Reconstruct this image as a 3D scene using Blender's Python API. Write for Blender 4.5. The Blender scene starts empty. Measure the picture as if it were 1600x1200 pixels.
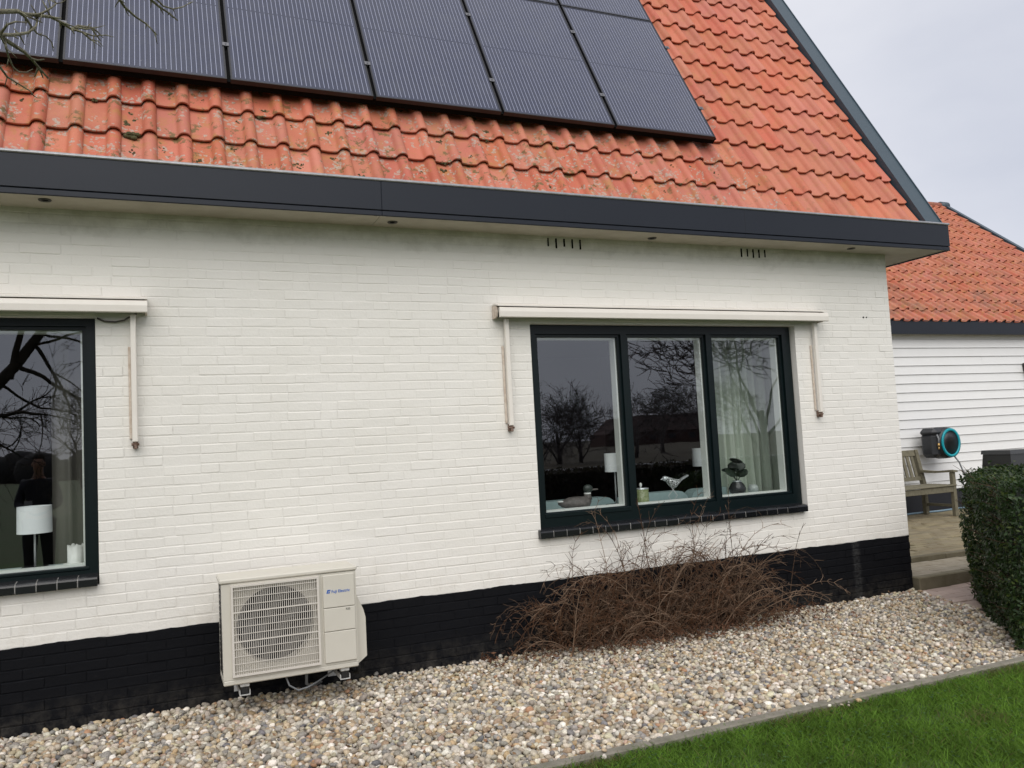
import bpy, bmesh, math, random
import numpy as np
from mathutils import Vector, Matrix, Euler

random.seed(7); rng = np.random.default_rng(7)
PI = math.pi
scn = bpy.context.scene
C = bpy.context.scene.collection

# ------------------------------------------------------------------ camera
CAM = Vector((0.0, -5.6, 1.51)); FPX = 1288.24
cr = Vector((0.91907036, -0.39056741, -0.05260015))
cu = Vector((0.02018139, -0.08665197, 0.99603421))
cf = Vector((0.39357641, 0.91648706, 0.07175706))
cd = bpy.data.cameras.new('camera'); cam = bpy.data.objects.new('camera', cd); C.objects.link(cam)
M = Matrix((cr, cu, -cf)).transposed().to_4x4(); M.translation = CAM
cam.matrix_world = M
cd.sensor_width = 36.0; cd.lens = FPX / 1600 * 36.0; cd.clip_start = 0.05; cd.clip_end = 2000
scn.camera = cam


def pix(p):                                   # where a point lands in the 1600 x 1200 photograph
    d = Vector(p) - CAM; w = d.dot(cf)
    if w <= 0.05: return (-9999, -9999, w)
    return (800 + FPX * d.dot(cr) / w, 600 - FPX * d.dot(cu) / w, w)


def in_view(p, m=40):
    x, y, w = pix(p)
    return -m < x < 1600 + m and -m < y < 1200 + m


# ------------------------------------------------------------------ light
scn.view_settings.view_transform = 'Standard'
scn.view_settings.look = 'None'
scn.view_settings.exposure = 0.70
scn.view_settings.gamma = 1.0
scn.view_settings.use_curve_mapping = False
SUN_EL, SUN_AZ = math.radians(47), math.radians(200)      # azimuth clockwise from +Y: the sun is behind the camera, a little left
wld = bpy.data.worlds.new('World'); scn.world = wld; wld.use_nodes = True
nt = wld.node_tree; nt.nodes.clear()
out = nt.nodes.new('ShaderNodeOutputWorld'); bg = nt.nodes.new('ShaderNodeBackground')
sky = nt.nodes.new('ShaderNodeTexSky'); sky.sky_type = 'NISHITA'; sky.sun_disc = False
sky.sun_elevation = SUN_EL; sky.sun_rotation = SUN_AZ
tc = nt.nodes.new('ShaderNodeTexCoord')
mp = nt.nodes.new('ShaderNodeMapping'); mp.inputs['Scale'].default_value = (1.0, 1.0, 2.2)
nz = nt.nodes.new('ShaderNodeTexNoise'); nz.inputs['Scale'].default_value = 1.7; nz.inputs['Detail'].default_value = 6; nz.inputs['Roughness'].default_value = 0.52
cl = nt.nodes.new('ShaderNodeValToRGB')
cl.color_ramp.elements[0].position = 0.30; cl.color_ramp.elements[0].color = (4.85, 5.05, 5.75, 1)
cl.color_ramp.elements[1].position = 0.70; cl.color_ramp.elements[1].color = (6.75, 6.8, 7.2, 1)
mx = nt.nodes.new('ShaderNodeMix'); mx.data_type = 'RGBA'; mx.inputs[0].default_value = 0.93
nt.links.new(tc.outputs['Generated'], mp.inputs['Vector']); nt.links.new(mp.outputs[0], nz.inputs['Vector'])
nt.links.new(nz.outputs[0], cl.inputs[0])
nt.links.new(sky.outputs[0], mx.inputs[6]); nt.links.new(cl.outputs[0], mx.inputs[7])
nt.links.new(mx.outputs[2], bg.inputs['Color']); bg.inputs['Strength'].default_value = 0.08
nt.links.new(bg.outputs[0], out.inputs['Surface'])
sd = bpy.data.lights.new('sun', 'SUN'); sun = bpy.data.objects.new('sun', sd); C.objects.link(sun)
sd.energy = 1.5; sd.angle = math.radians(62); sd.color = (1.0, 0.965, 0.91)
sdir = Vector((math.sin(SUN_AZ) * math.cos(SUN_EL), math.cos(SUN_AZ) * math.cos(SUN_EL), math.sin(SUN_EL)))
sun.rotation_euler = sdir.to_track_quat('Z', 'Y').to_euler(); sun.location = sdir * 40


# ------------------------------------------------------------------ materials
def mat(name, base, rough=0.6, metal=0.0, spec=0.5, build=None, bump=None, vary=0.0, noise=None):
    """base colour (linear); vary = brightness spread per object; noise = (scale, amount, second colour); bump = (scale, strength, distance)"""
    m = bpy.data.materials.new(name); m.use_nodes = True
    t = m.node_tree; b = t.nodes['Principled BSDF']
    b.inputs['Roughness'].default_value = rough; b.inputs['Metallic'].default_value = metal
    b.inputs['Specular IOR Level'].default_value = spec
    b.inputs['Base Color'].default_value = (*base, 1)
    geo = t.nodes.new('ShaderNodeNewGeometry')
    col = None
    if noise:
        n = t.nodes.new('ShaderNodeTexNoise'); n.inputs['Scale'].default_value = noise[0]; n.inputs['Detail'].default_value = 6
        n.inputs['Roughness'].default_value = 0.62
        t.links.new(geo.outputs['Position'], n.inputs['Vector'])
        r = t.nodes.new('ShaderNodeMapRange'); r.inputs[1].default_value = 0.38; r.inputs[2].default_value = 0.68
        r.inputs[3].default_value = 0; r.inputs[4].default_value = noise[1]
        t.links.new(n.outputs[0], r.inputs[0])
        x = t.nodes.new('ShaderNodeMix'); x.data_type = 'RGBA'
        x.inputs[6].default_value = (*base, 1); x.inputs[7].default_value = (*noise[2], 1)
        t.links.new(r.outputs[0], x.inputs[0]); col = x.outputs[2]
    if vary:
        oi = t.nodes.new('ShaderNodeObjectInfo')
        r = t.nodes.new('ShaderNodeMapRange'); r.inputs[3].default_value = 1 - vary; r.inputs[4].default_value = 1 + vary
        t.links.new(oi.outputs['Random'], r.inputs[0])
        h = t.nodes.new('ShaderNodeHueSaturation')
        t.links.new(r.outputs[0], h.inputs['Value'])
        if vary > .12:
            fr_ = math_(t, 'FRACT', math_(t, 'MULTIPLY', oi.outputs['Random'], 17.31))
            t.links.new(rng_(t, fr_, 0, 1, .496, .506), h.inputs['Hue'])
            t.links.new(rng_(t, math_(t, 'FRACT', math_(t, 'MULTIPLY', oi.outputs['Random'], 41.7)), 0, 1, .90, 1.02), h.inputs['Saturation'])
        if col: t.links.new(col, h.inputs['Color'])
        else: h.inputs['Color'].default_value = (*base, 1)
        col = h.outputs[0]
    if build: col = build(t, geo, col) or col
    if col: t.links.new(col, b.inputs['Base Color'])
    if bump:
        n = t.nodes.new('ShaderNodeTexNoise'); n.inputs['Scale'].default_value = bump[0]; n.inputs['Detail'].default_value = 5
        t.links.new(geo.outputs['Position'], n.inputs['Vector'])
        bp = t.nodes.new('ShaderNodeBump'); bp.inputs['Strength'].default_value = bump[1]; bp.inputs['Distance'].default_value = bump[2]
        t.links.new(n.outputs[0], bp.inputs['Height']); t.links.new(bp.outputs[0], b.inputs['Normal'])
    return m


def N(t, kind, **kw):
    n = t.nodes.new(kind)
    for k, v in kw.items():
        if k.startswith('i'): n.inputs[int(k[1:])].default_value = v
        else: setattr(n, k, v)
    return n


def mixc(t, fac, a, b):
    x = t.nodes.new('ShaderNodeMix'); x.data_type = 'RGBA'
    for v, s in ((fac, 0), (a, 6), (b, 7)):
        if isinstance(v, bpy.types.NodeSocket): t.links.new(v, x.inputs[s])
        elif s == 0: x.inputs[0].default_value = v
        else: x.inputs[s].default_value = (*v, 1)
    return x.outputs[2]


def math_(t, op, a, b=None, clamp=False):
    n = t.nodes.new('ShaderNodeMath'); n.operation = op; n.use_clamp = clamp
    for i, v in enumerate((a, b)):
        if v is None: continue
        if isinstance(v, bpy.types.NodeSocket): t.links.new(v, n.inputs[i])
        else: n.inputs[i].default_value = v
    return n.outputs[0]


def rng_(t, v, a, b, c, d):
    n = t.nodes.new('ShaderNodeMapRange'); t.links.new(v, n.inputs[0])
    for i, q in enumerate((a, b, c, d)): n.inputs[i + 1].default_value = q
    return n.outputs[0]


def noise_(t, vec, scale, detail=4, rough=0.55):
    n = t.nodes.new('ShaderNodeTexNoise'); n.inputs['Scale'].default_value = scale; n.inputs['Detail'].default_value = detail
    n.inputs['Roughness'].default_value = rough; t.links.new(vec, n.inputs['Vector']); return n.outputs[0]


def tile_build(lichen, x0, x1, grey):
    def f(t, geo, col):
        pos = geo.outputs['Position']
        sep = t.nodes.new('ShaderNodeSeparateXYZ'); t.links.new(pos, sep.inputs[0])
        dens = rng_(t, sep.outputs[0], x0, x1, 1.0, 0.0)                # lichen grows on the tree side of the roof
        low = rng_(t, sep.outputs[2], 3.4, 5.2, 1.0, 0.35); dens = math_(t, 'MULTIPLY', dens, low)
        # fine clay speckle
        sp = rng_(t, noise_(t, pos, 260, 3, .7), .45, .75, 0, .35)
        col = mixc(t, sp, col, (.30, .065, .04))
        sp2 = rng_(t, noise_(t, pos, 120, 3, .7), .58, .72, 0, .4)
        col = mixc(t, sp2, col, (.62, .27, .17))
        big = rng_(t, noise_(t, pos, 3.1, 4, .6), .45, .7, 0, .45)
        col = mixc(t, big, col, (.56, .23, .13))
        # ochre algae bloom
        oc = math_(t, 'MULTIPLY', rng_(t, noise_(t, pos, 9, 5, .7), .52, .70, 0, .75), rng_(t, dens, 0, 1, .35, 1))
        col = mixc(t, oc, col, (.38, .20, .05))
        # pale crustose lichen: small rosettes
        v = t.nodes.new('ShaderNodeTexVoronoi'); v.inputs['Scale'].default_value = 34; v.inputs['Randomness'].default_value = 1
        wob = t.nodes.new('ShaderNodeTexNoise'); wob.inputs['Scale'].default_value = 45; wob.inputs['Detail'].default_value = 3
        t.links.new(pos, wob.inputs['Vector'])
        vm = t.nodes.new('ShaderNodeVectorMath'); vm.operation = 'MULTIPLY_ADD'
        t.links.new(wob.outputs['Color'], vm.inputs[0]); vm.inputs[1].default_value = (.03, .03, .03); t.links.new(pos, vm.inputs[2])
        t.links.new(vm.outputs[0], v.inputs['Vector'])
        patch = rng_(t, noise_(t, pos, 7.5, 3, .6), .47, .60, 0, 1)
        ros = math_(t, 'MULTIPLY', rng_(t, v.outputs['Distance'], .36, .50, 1, 0), patch)
        ros = math_(t, 'MULTIPLY', ros, dens)
        ros = math_(t, 'GREATER_THAN', ros, .30)
        ros = math_(t, 'MULTIPLY', ros, lichen)
        edge = rng_(t, noise_(t, pos, 150, 3, .7), .4, .6, .2, 1)
        col = mixc(t, math_(t, 'MULTIPLY', ros, edge), col, (.37, .36, .30))
        # olive moss blotches
        mo = math_(t, 'MULTIPLY', rng_(t, noise_(t, vm.outputs[0], 13, 5, .68), .575, .63, 0, 1), rng_(t, dens, 0, 1, .0, 1))
        col = mixc(t, math_(t, 'MULTIPLY', mo, .9 * lichen), col, (.115, .095, .03))
        if grey:
            g = rng_(t, noise_(t, pos, 1.6, 5, .7), .50, .68, 0, .75)
            lowz = rng_(t, sep.outputs[2], 3.2, 5.2, 1, .12)
            col = mixc(t, math_(t, 'MULTIPLY', g, lowz), col, (.14, .10, .075))
        return col
    return f


def wall_build(t, geo, col):
    pos = geo.outputs['Position']
    sep = t.nodes.new('ShaderNodeSeparateXYZ'); t.links.new(pos, sep.inputs[0])
    # algae film growing in the damp strip under the soffit, ragged and patchy
    st = t.nodes.new('ShaderNodeMapping'); st.inputs['Scale'].default_value = (2.6, 2.6, 3.0); t.links.new(pos, st.inputs['Vector'])
    a = noise_(t, st.outputs[0], 1.3, 6, .7)
    band = rng_(t, sep.outputs[2], 2.86, 3.07, 0, .42)
    al = math_(t, 'MULTIPLY', rng_(t, math_(t, 'ADD', a, band), .66, 1.02, 0, 1), .52)
    col = mixc(t, al, col, (.30, .28, .21))
    spl = math_(t, 'MULTIPLY', rng_(t, noise_(t, pos, 5, 6, .75), .5, .72, 0, .45), rng_(t, sep.outputs[2], .5, .95, 1, 0))
    col = mixc(t, spl, col, (.58, .53, .45))
    hair = rng_(t, noise_(t, pos, 9, 7, .8), .70, .78, 0, .5)
    col = mixc(t, hair, col, (.60, .57, .52))
    sp = rng_(t, noise_(t, pos, 21, 4, .75), .66, .74, 0, 1)
    top = rng_(t, sep.outputs[2], 2.95, 3.07, 0, 1)
    col = mixc(t, math_(t, 'MULTIPLY', sp, math_(t, 'MULTIPLY', top, .8)), col, (.04, .038, .03))
    return col


def plinth_build(t, geo, col):
    pos = geo.outputs['Position']
    sc = rng_(t, noise_(t, pos, 28, 5, .75), .62, .75, 0, .5)
    col = mixc(t, sc, col, (.018, .018, .019))
    sep = t.nodes.new('ShaderNodeSeparateXYZ'); t.links.new(pos, sep.inputs[0])
    dust = math_(t, 'MULTIPLY', rng_(t, noise_(t, pos, 11, 6, .75), .42, .66, 0, .8), rng_(t, sep.outputs[2], .0, .20, 1, 0))
    col = mixc(t, dust, col, (.055, .050, .043))
    off = math_(t, 'ABSOLUTE', math_(t, 'SUBTRACT', math_(t, 'ADD', sep.outputs[0], math_(t, 'MULTIPLY', noise_(t, pos, 14, 4, .7), .06)), 5.64))
    bloom = math_(t, 'MULTIPLY', rng_(t, off, .02, .055, 1, 0), rng_(t, noise_(t, pos, 40, 4, .7), .35, .65, 0, .8))
    return mixc(t, bloom, col, (.05, .05, .05))


TILE = mat('roof_tile_clay', (.49, .138, .080), .62, vary=.13, build=tile_build(1.0, 3.2, 6.0, False), bump=(160, .25, .002), spec=.35)
TILE_G = mat('garage_tile_clay', (.42, .125, .072), .7, vary=.14, build=tile_build(.3, 30, 31, True), bump=(120, .25, .002), spec=.3)
WALL = mat('white_masonry_paint', (.81, .785, .735), .72, noise=(1.7, .7, (.775, .75, .69)), vary=.012, build=wall_build, bump=(55, .35, .004), spec=.35)
PLINTH = mat('black_masonry_paint', (.0042, .0046, .0065), .75, build=plinth_build, bump=(60, .35, .004), vary=.1, spec=.16)
FASCIA = mat('anthracite_panel', (.0115, .0150, .0235), .45, spec=.35, noise=(2.5, .4, (.014, .018, .027)), bump=(18, .03, .002))
VERGE = mat('petrol_trim', (.036, .060, .078), .42, noise=(3, .5, (.043, .068, .086)))
LIP = mat('zinc_lip', (.42, .42, .43), .4, metal=.6, noise=(30, .6, (.25, .25, .25)))
SOFFIT = mat('soffit_board', (.46, .42, .34), .7, noise=(6, .7, (.36, .32, .25)))
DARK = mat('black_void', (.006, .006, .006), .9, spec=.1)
DISC = mat('soffit_vent_grey', (.07, .065, .055), .7)
FRAME = mat('dark_green_gloss_paint', (.0032, .0082, .0092), .32, spec=.3, bump=(35, .05, .001))
INNER = mat('white_interior_paint', (.78, .80, .76), .5)
SILLT = mat('black_glazed_tile', (.007, .0075, .009), .25, vary=.25)
GROUT = mat('grout', (.40, .39, .37), .85)
CREAM = mat('cream_aluminium', (.80, .755, .69), .45, noise=(8, .4, (.74, .69, .62)))
RUST = mat('stained_cream', (.66, .58, .50), .6, noise=(28, .55, (.36, .24, .15)))
RUSTD = mat('rusty_iron', (.10, .05, .03), .8, noise=(60, .8, (.30, .22, .18)))
ACB = mat('beige_enamel', (.625, .595, .52), .42, noise=(5, .5, (.58, .55, .475)))
ACG = mat('grille_plastic', (.66, .62, .56), .45)
FAN = mat('fan_black', (.010, .010, .011), .5)
FANB = mat('fan_blade_grey', (.012, .012, .013), .5)
ACBLUE = mat('print_blue', (.03, .13, .48), .5)
ACGREY = mat('print_grey', (.20, .19, .17), .5)
GALV = mat('white_bracket', (.62, .62, .60), .4, noise=(25, .5, (.45, .45, .44)))
RUBBER = mat('black_rubber', (.012, .012, .012), .7)
CABLE = mat('grey_cable', (.10, .09, .08), .6)
PANELF = mat('black_anodised', (.010, .010, .013), .4, metal=.0)
CLAMP = mat('clamp_alu', (.16, .16, .17), .4, metal=.5)
CONC = mat('concrete_kerb', (.25, .225, .185), .9, noise=(9, .9, (.15, .14, .105)), bump=(90, .4, .004), vary=.08)
PAVE = mat('paver_olive', (.245, .205, .125), .92, noise=(7, .9, (.185, .145, .080)), bump=(70, .5, .004), vary=.16)
PAVE2 = mat('paver_tread', (.30, .265, .205), .92, noise=(9, .9, (.20, .165, .11)), bump=(70, .5, .004), vary=.12)
STEPC = mat('step_concrete', (.15, .13, .085), .92, noise=(8, .8, (.10, .085, .05)), bump=(70, .5, .004), vary=.08)
PINK = mat('paver_pink', (.40, .305, .26), .9, noise=(8, .8, (.33, .25, .21)), bump=(70, .4, .003), vary=.1)
SOIL = mat('soil', (.05, .038, .026), .95, noise=(12, .8, (.03, .022, .014)))
BOARD = mat('white_board_paint', (.80, .80, .79), .5, noise=(4, .5, (.76, .755, .74)), vary=.02, bump=(30, .06, .001))
GPL = mat('black_plinth_paint', (.013, .014, .02), .6)
TEAK = mat('weathered_teak', (.175, .158, .108), .85, noise=(26, .9, (.115, .105, .07)), vary=.1)
TWIG = mat('shrub_twig', (.042, .024, .015), .8, spec=.3, noise=(38, 1.0, (.135, .082, .050)))
LITTER = mat('dead_leaf', (.10, .048, .026), .9, noise=(60, .8, (.05, .028, .018)))
BARK = mat('bark', (.052, .045, .034), .9, noise=(14, .8, (.03, .026, .02)), bump=(30, .6, .02))
LICHB = mat('lichened_twig', (.105, .092, .062), .9, noise=(70, .9, (.25, .245, .16)))
FARW = mat('far_twigs', (.085, .072, .072), .9)
REELD = mat('reel_plastic', (.020, .022, .026), .45)
TEAL = mat('teal_plastic', (.0, .30, .36), .4)
BRASS = mat('brass', (.5, .33, .13), .35, metal=.8)
HOSE = mat('hose_grey', (.20, .21, .22), .5)
BIN = mat('black_bin', (.022, .023, .024), .3)
BIN2 = mat('bin_lid', (.040, .042, .045), .3)
SHADE = mat('white_lampshade', (.88, .90, .91), .8, noise=(60, .3, (.84, .86, .87)))
STEEL = mat('brushed_steel', (.55, .55, .55), .4, metal=.15)
DUCKG = mat('duck_grey', (.085, .075, .07), .6, noise=(40, .9, (.16, .14, .13)))
DUCKH = mat('duck_head', (.035, .045, .040), .45)
WHITE = mat('white_ceramic', (.78, .78, .75), .4)
SILVER = mat('silver_filigree', (.70, .72, .74), .3, metal=.7)
BLK = mat('black_gap', (.008, .008, .009), .6)
VASEB = mat('dark_vase', (.03, .03, .033), .18)
LEAFD = mat('houseplant_leaf', (.012, .022, .014), .5)
GREENG = mat('green_glass_print', (.16, .20, .07), .25, noise=(75, 1, (.34, .36, .22)))
SOFA = mat('pale_teal_fabric', (.36, .48, .48), .8, noise=(40, .5, (.31, .42, .42)))
SILLI = mat('interior_sill', (.62, .72, .72), .4)
CURT = mat('grey_green_curtain', (.50, .56, .47), .85, noise=(30, .4, (.42, .48, .40)))
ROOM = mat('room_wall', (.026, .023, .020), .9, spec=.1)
SKIN = mat('skin', (.30, .16, .11), .65)
JACK = mat('navy_jacket', (.010, .012, .022), .8)
TROU = mat('dark_trousers', (.012, .012, .015), .85)
HAIR = mat('dark_hair', (.014, .010, .008), .8)
BADGE = mat('pale_card', (.30, .30, .32), .7)
BARNB = mat('barn_brick', (.07, .038, .033), .9, noise=(6, .6, (.05, .03, .028)))
BARNR = mat('barn_tile', (.062, .036, .034), .9, noise=(3, .6, (.05, .03, .03)))
LAWNB = mat('lawn_ground', (.045, .088, .014), .95, noise=(5, .9, (.058, .10, .020)), bump=(50, .6, .01))
FIELD = mat('field', (.050, .043, .024), .95, noise=(.25, .9, (.070, .052, .030)))


def attr_mat(name, rough, translucent=False, noise=None, spec=.4):
    m = bpy.data.materials.new(name); m.use_nodes = True; t = m.node_tree; b = t.nodes['Principled BSDF']
    a = t.nodes.new('ShaderNodeAttribute'); a.attribute_name = 'tint'
    col = a.outputs['Color']
    if noise:
        geo = t.nodes.new('ShaderNodeNewGeometry')
        r = rng_(t, noise_(t, geo.outputs['Position'], noise, 4, .65), .35, .7, .72, 1.2)
        h = t.nodes.new('ShaderNodeHueSaturation'); t.links.new(col, h.inputs['Color']); t.links.new(r, h.inputs['Value']); col = h.outputs[0]
    t.links.new(col, b.inputs['Base Color']); b.inputs['Roughness'].default_value = rough; b.inputs['Specular IOR Level'].default_value = spec
    if translucent:
        tr = t.nodes.new('ShaderNodeBsdfTranslucent'); t.links.new(col, tr.inputs['Color'])
        mxs = t.nodes.new('ShaderNodeMixShader'); mxs.inputs[0].default_value = .42
        t.links.new(b.outputs[0], mxs.inputs[1]); t.links.new(tr.outputs[0], mxs.inputs[2])
        t.links.new(mxs.outputs[0], t.nodes['Material Output'].inputs[0])
    return m


PEB = attr_mat('river_pebble', .55, noise=120, spec=.3)
GRASS = attr_mat('grass_blade', .7, True, spec=.12)
LEAF = attr_mat('hedge_leaf', .38, True)


def glass_mat():
    m = bpy.data.materials.new('window_glass'); m.use_nodes = True; t = m.node_tree; t.nodes.clear()
    o = t.nodes.new('ShaderNodeOutputMaterial'); g = t.nodes.new('ShaderNodeBsdfGlossy'); g.inputs['Roughness'].default_value = 0.0
    g.inputs['Color'].default_value = (.93, .95, 1, 1)
    tr = t.nodes.new('ShaderNodeBsdfTransparent'); tr.inputs['Color'].default_value = (.94, .97, .96, 1)
    g0 = t.nodes.new('ShaderNodeNewGeometry'); dt = t.nodes.new('ShaderNodeVectorMath'); dt.operation = 'DOT_PRODUCT'
    t.links.new(g0.outputs['Incoming'], dt.inputs[0]); t.links.new(g0.outputs['Normal'], dt.inputs[1])
    f = math_(t, 'POWER', math_(t, 'SUBTRACT', 1.0, math_(t, 'ABSOLUTE', dt.outputs['Value']), True), 5.0)   # Schlick, the same from both sides
    k = math_(t, 'ADD', math_(t, 'MULTIPLY', f, .84), .150, True)                   # four reflecting faces of double glazing
    mxs = t.nodes.new('ShaderNodeMixShader'); t.links.new(k, mxs.inputs[0])
    geo = t.nodes.new('ShaderNodeNewGeometry')
    bp = t.nodes.new('ShaderNodeBump'); bp.inputs['Strength'].default_value = .03; bp.inputs['Distance'].default_value = .01
    t.links.new(noise_(t, geo.outputs['Position'], 2.2, 2), bp.inputs['Height'])
    t.links.new(bp.outputs[0], g.inputs['Normal'])
    t.links.new(tr.outputs[0], mxs.inputs[1]); t.links.new(g.outputs[0], mxs.inputs[2]); t.links.new(mxs.outputs[0], o.inputs[0])
    return m


GLASS = glass_mat()


def pv_mat():
    """black monocrystalline cells with fine silver busbars; u, v are the panel's own metres"""
    m = bpy.data.materials.new('pv_glass'); m.use_nodes = True; t = m.node_tree; b = t.nodes['Principled BSDF']
    c = t.nodes.new('ShaderNodeTexCoord'); sep = t.nodes.new('ShaderNodeSeparateXYZ'); t.links.new(c.outputs['Object'], sep.inputs[0])
    u, v = sep.outputs[0], sep.outputs[1]
    uu = math_(t, 'SUBTRACT', u, .018)
    fr = math_(t, 'FRACT', math_(t, 'DIVIDE', uu, .0315))
    ln = math_(t, 'LESS_THAN', math_(t, 'ABSOLUTE', math_(t, 'SUBTRACT', fr, .5)), .050)
    inside = math_(t, 'MULTIPLY', math_(t, 'GREATER_THAN', u, .018), math_(t, 'LESS_THAN', u, .962))
    inv = math_(t, 'MULTIPLY', math_(t, 'GREATER_THAN', v, .03), math_(t, 'LESS_THAN', v, 1.66))
    half = math_(t, 'GREATER_THAN', math_(t, 'ABSOLUTE', math_(t, 'SUBTRACT', v, .845)), .007)
    fv = math_(t, 'FRACT', math_(t, 'DIVIDE', math_(t, 'SUBTRACT', v, .03), .0815))
    cellgap = math_(t, 'GREATER_THAN', math_(t, 'ABSOLUTE', math_(t, 'SUBTRACT', fv, .5)), .485)
    fu = math_(t, 'FRACT', math_(t, 'DIVIDE', uu, .1575))
    cgu = math_(t, 'GREATER_THAN', math_(t, 'ABSOLUTE', math_(t, 'SUBTRACT', fu, .5)), .492)
    k = ln
    for q in (inside, inv, half): k = math_(t, 'MULTIPLY', k, q)
    gap = math_(t, 'MAXIMUM', cellgap, cgu)
    col = mixc(t, gap, (.011, .015, .044), (.008, .010, .024))
    col = mixc(t, math_(t, 'MULTIPLY', k, .95), col, (.36, .38, .50))
    geo = t.nodes.new('ShaderNodeNewGeometry')
    dirt = rng_(t, noise_(t, geo.outputs['Position'], 5, 6, .7), .45, .75, 0, .16)
    col = mixc(t, dirt, col, (.12, .12, .12))
    drop = rng_(t, noise_(t, geo.outputs['Position'], 38, 2, .5), .775, .79, 0, .5)
    col = mixc(t, drop, col, (.40, .40, .38))
    t.links.new(col, b.inputs['Base Color']); b.inputs['Roughness'].default_value = .22
    b.inputs['Specular IOR Level'].default_value = .6
    b.inputs['Coat Weight'].default_value = .6; b.inputs['Coat Roughness'].default_value = .14; b.inputs['Coat IOR'].default_value = 1.42
    return m


PV = pv_mat()


# ------------------------------------------------------------------ mesh helpers
class MB:
    def __init__(s): s.v = []; s.f = []; s.sm = []; s.mi = []
    def add(s, verts, faces, smooth=False, mi=0):
        o = len(s.v); s.v += [tuple(p) for p in verts]
        for f in faces: s.f.append(tuple(o + i for i in f)); s.sm.append(smooth); s.mi.append(mi)
        return s
    def box(s, x0, x1, y0, y1, z0, z1, mi=0):
        return s.add([(x0, y0, z0), (x1, y0, z0), (x1, y1, z0), (x0, y1, z0), (x0, y0, z1), (x1, y0, z1), (x1, y1, z1), (x0, y1, z1)],
                     [(0, 3, 2, 1), (4, 5, 6, 7), (0, 1, 5, 4), (1, 2, 6, 5), (2, 3, 7, 6), (3, 0, 4, 7)], False, mi)
    def cbox(s, x0, x1, y0, y1, z0, z1, b=.004, mi=0):
        """box with its edges chamfered"""
        bm = bmesh.new(); bmesh.ops.create_cube(bm, size=1)
        for v in bm.verts: v.co = Vector(((x0 + x1) / 2 + v.co.x * (x1 - x0), (y0 + y1) / 2 + v.co.y * (y1 - y0), (z0 + z1) / 2 + v.co.z * (z1 - z0)))
        bmesh.ops.bevel(bm, geom=list(bm.edges), offset=b, segments=1, affect='EDGES')
        s.bm(bm, False, mi); return s
    def bm(s, bm, smooth=False, mi=0):
        bm.verts.index_update()
        s.add([v.co[:] for v in bm.verts], [[v.index for v in f.verts] for f in bm.faces], smooth, mi); bm.free(); return s
    def prism(s, pts, axis, a, b, mi=0):
        """pts: outline in the two other axes; extruded along axis from a to b"""
        n = len(pts)
        def mk(p, t): return {'x': (t, p[0], p[1]), 'y': (p[0], t, p[1]), 'z': (p[0], p[1], t)}[axis]
        vs = [mk(p, a) for p in pts] + [mk(p, b) for p in pts]
        fs = [tuple(range(n))[::-1], tuple(range(n, 2 * n))] + [(i, (i + 1) % n, n + (i + 1) % n, n + i) for i in range(n)]
        return s.add(vs, fs, False, mi)
    def tube(s, pts, rads, sides=6, mi=0, cap=True):
        P = [Vector(p) for p in pts]; n = len(P)
        if not hasattr(rads, '__len__'): rads = [rads] * n
        up = None; vs = []
        for i in range(n):
            d = (P[min(i + 1, n - 1)] - P[max(i - 1, 0)])
            if d.length < 1e-9: d = Vector((0, 0, 1))
            d.normalize()
            if up is None: up = d.orthogonal().normalized()
            else:
                up = up - d * up.dot(d)
                if up.length < 1e-6: up = d.orthogonal()
                up.normalize()
            w = d.cross(up)
            for k in range(sides):
                a = 2 * PI * k / sides
                vs.append(P[i] + (up * math.cos(a) + w * math.sin(a)) * rads[i])
        fs = [(i * sides + k, i * sides + (k + 1) % sides, (i + 1) * sides + (k + 1) % sides, (i + 1) * sides + k) for i in range(n - 1) for k in range(sides)]
        if cap: fs += [tuple(range(sides))[::-1], tuple((n - 1) * sides + k for k in range(sides))]
        return s.add(vs, fs, sides > 4, mi)
    def lathe(s, prof, cx, cy, seg=24, mi=0, cap=True):
        n = len(prof)
        vs = [(cx + r * math.cos(2 * PI * k / seg), cy + r * math.sin(2 * PI * k / seg), z) for r, z in prof for k in range(seg)]
        fs = [(i * seg + k, i * seg + (k + 1) % seg, (i + 1) * seg + (k + 1) % seg, (i + 1) * seg + k) for i in range(n - 1) for k in range(seg)]
        s.add(vs, fs, True, mi)
        if cap:
            o = len(s.v) - len(vs)
            s.f += [tuple(o + k for k in range(seg))[::-1], tuple(o + (n - 1) * seg + k for k in range(seg))]; s.sm += [False] * 2; s.mi += [mi] * 2
        return s
    def ball(s, c, r, sub=2, mi=0, rot=None):
        bm = bmesh.new(); bmesh.ops.create_icosphere(bm, subdivisions=sub, radius=1)
        for v in bm.verts:
            p = Vector((v.co.x * r[0], v.co.y * r[1], v.co.z * r[2]))
            if rot: p = rot @ p
            v.co = p + Vector(c)
        return s.bm(bm, True, mi)
    def mesh(s, name, mats):
        me = bpy.data.meshes.new(name); me.from_pydata(s.v, [], s.f)
        me.polygons.foreach_set('use_smooth', s.sm); me.polygons.foreach_set('material_index', s.mi)
        for m in (mats if isinstance(mats, (list, tuple)) else [mats]): me.materials.append(m)
        me.validate(); me.update(); return me
    def build(s, name, mats, parent=None, loc=None):
        return link(name, s.mesh(name, mats), parent, loc)


def link(name, me, parent=None, loc=None):
    o = bpy.data.objects.new(name, me); C.objects.link(o)
    if parent is not None: o.parent = parent
    if loc is not None: o.location = loc
    return o


def tag(o, label=None, cat=None, group=None, kind=None):
    if label: o['label'] = label
    if cat: o['category'] = cat
    if group: o['group'] = group
    if kind: o['kind'] = kind
    return o


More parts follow.
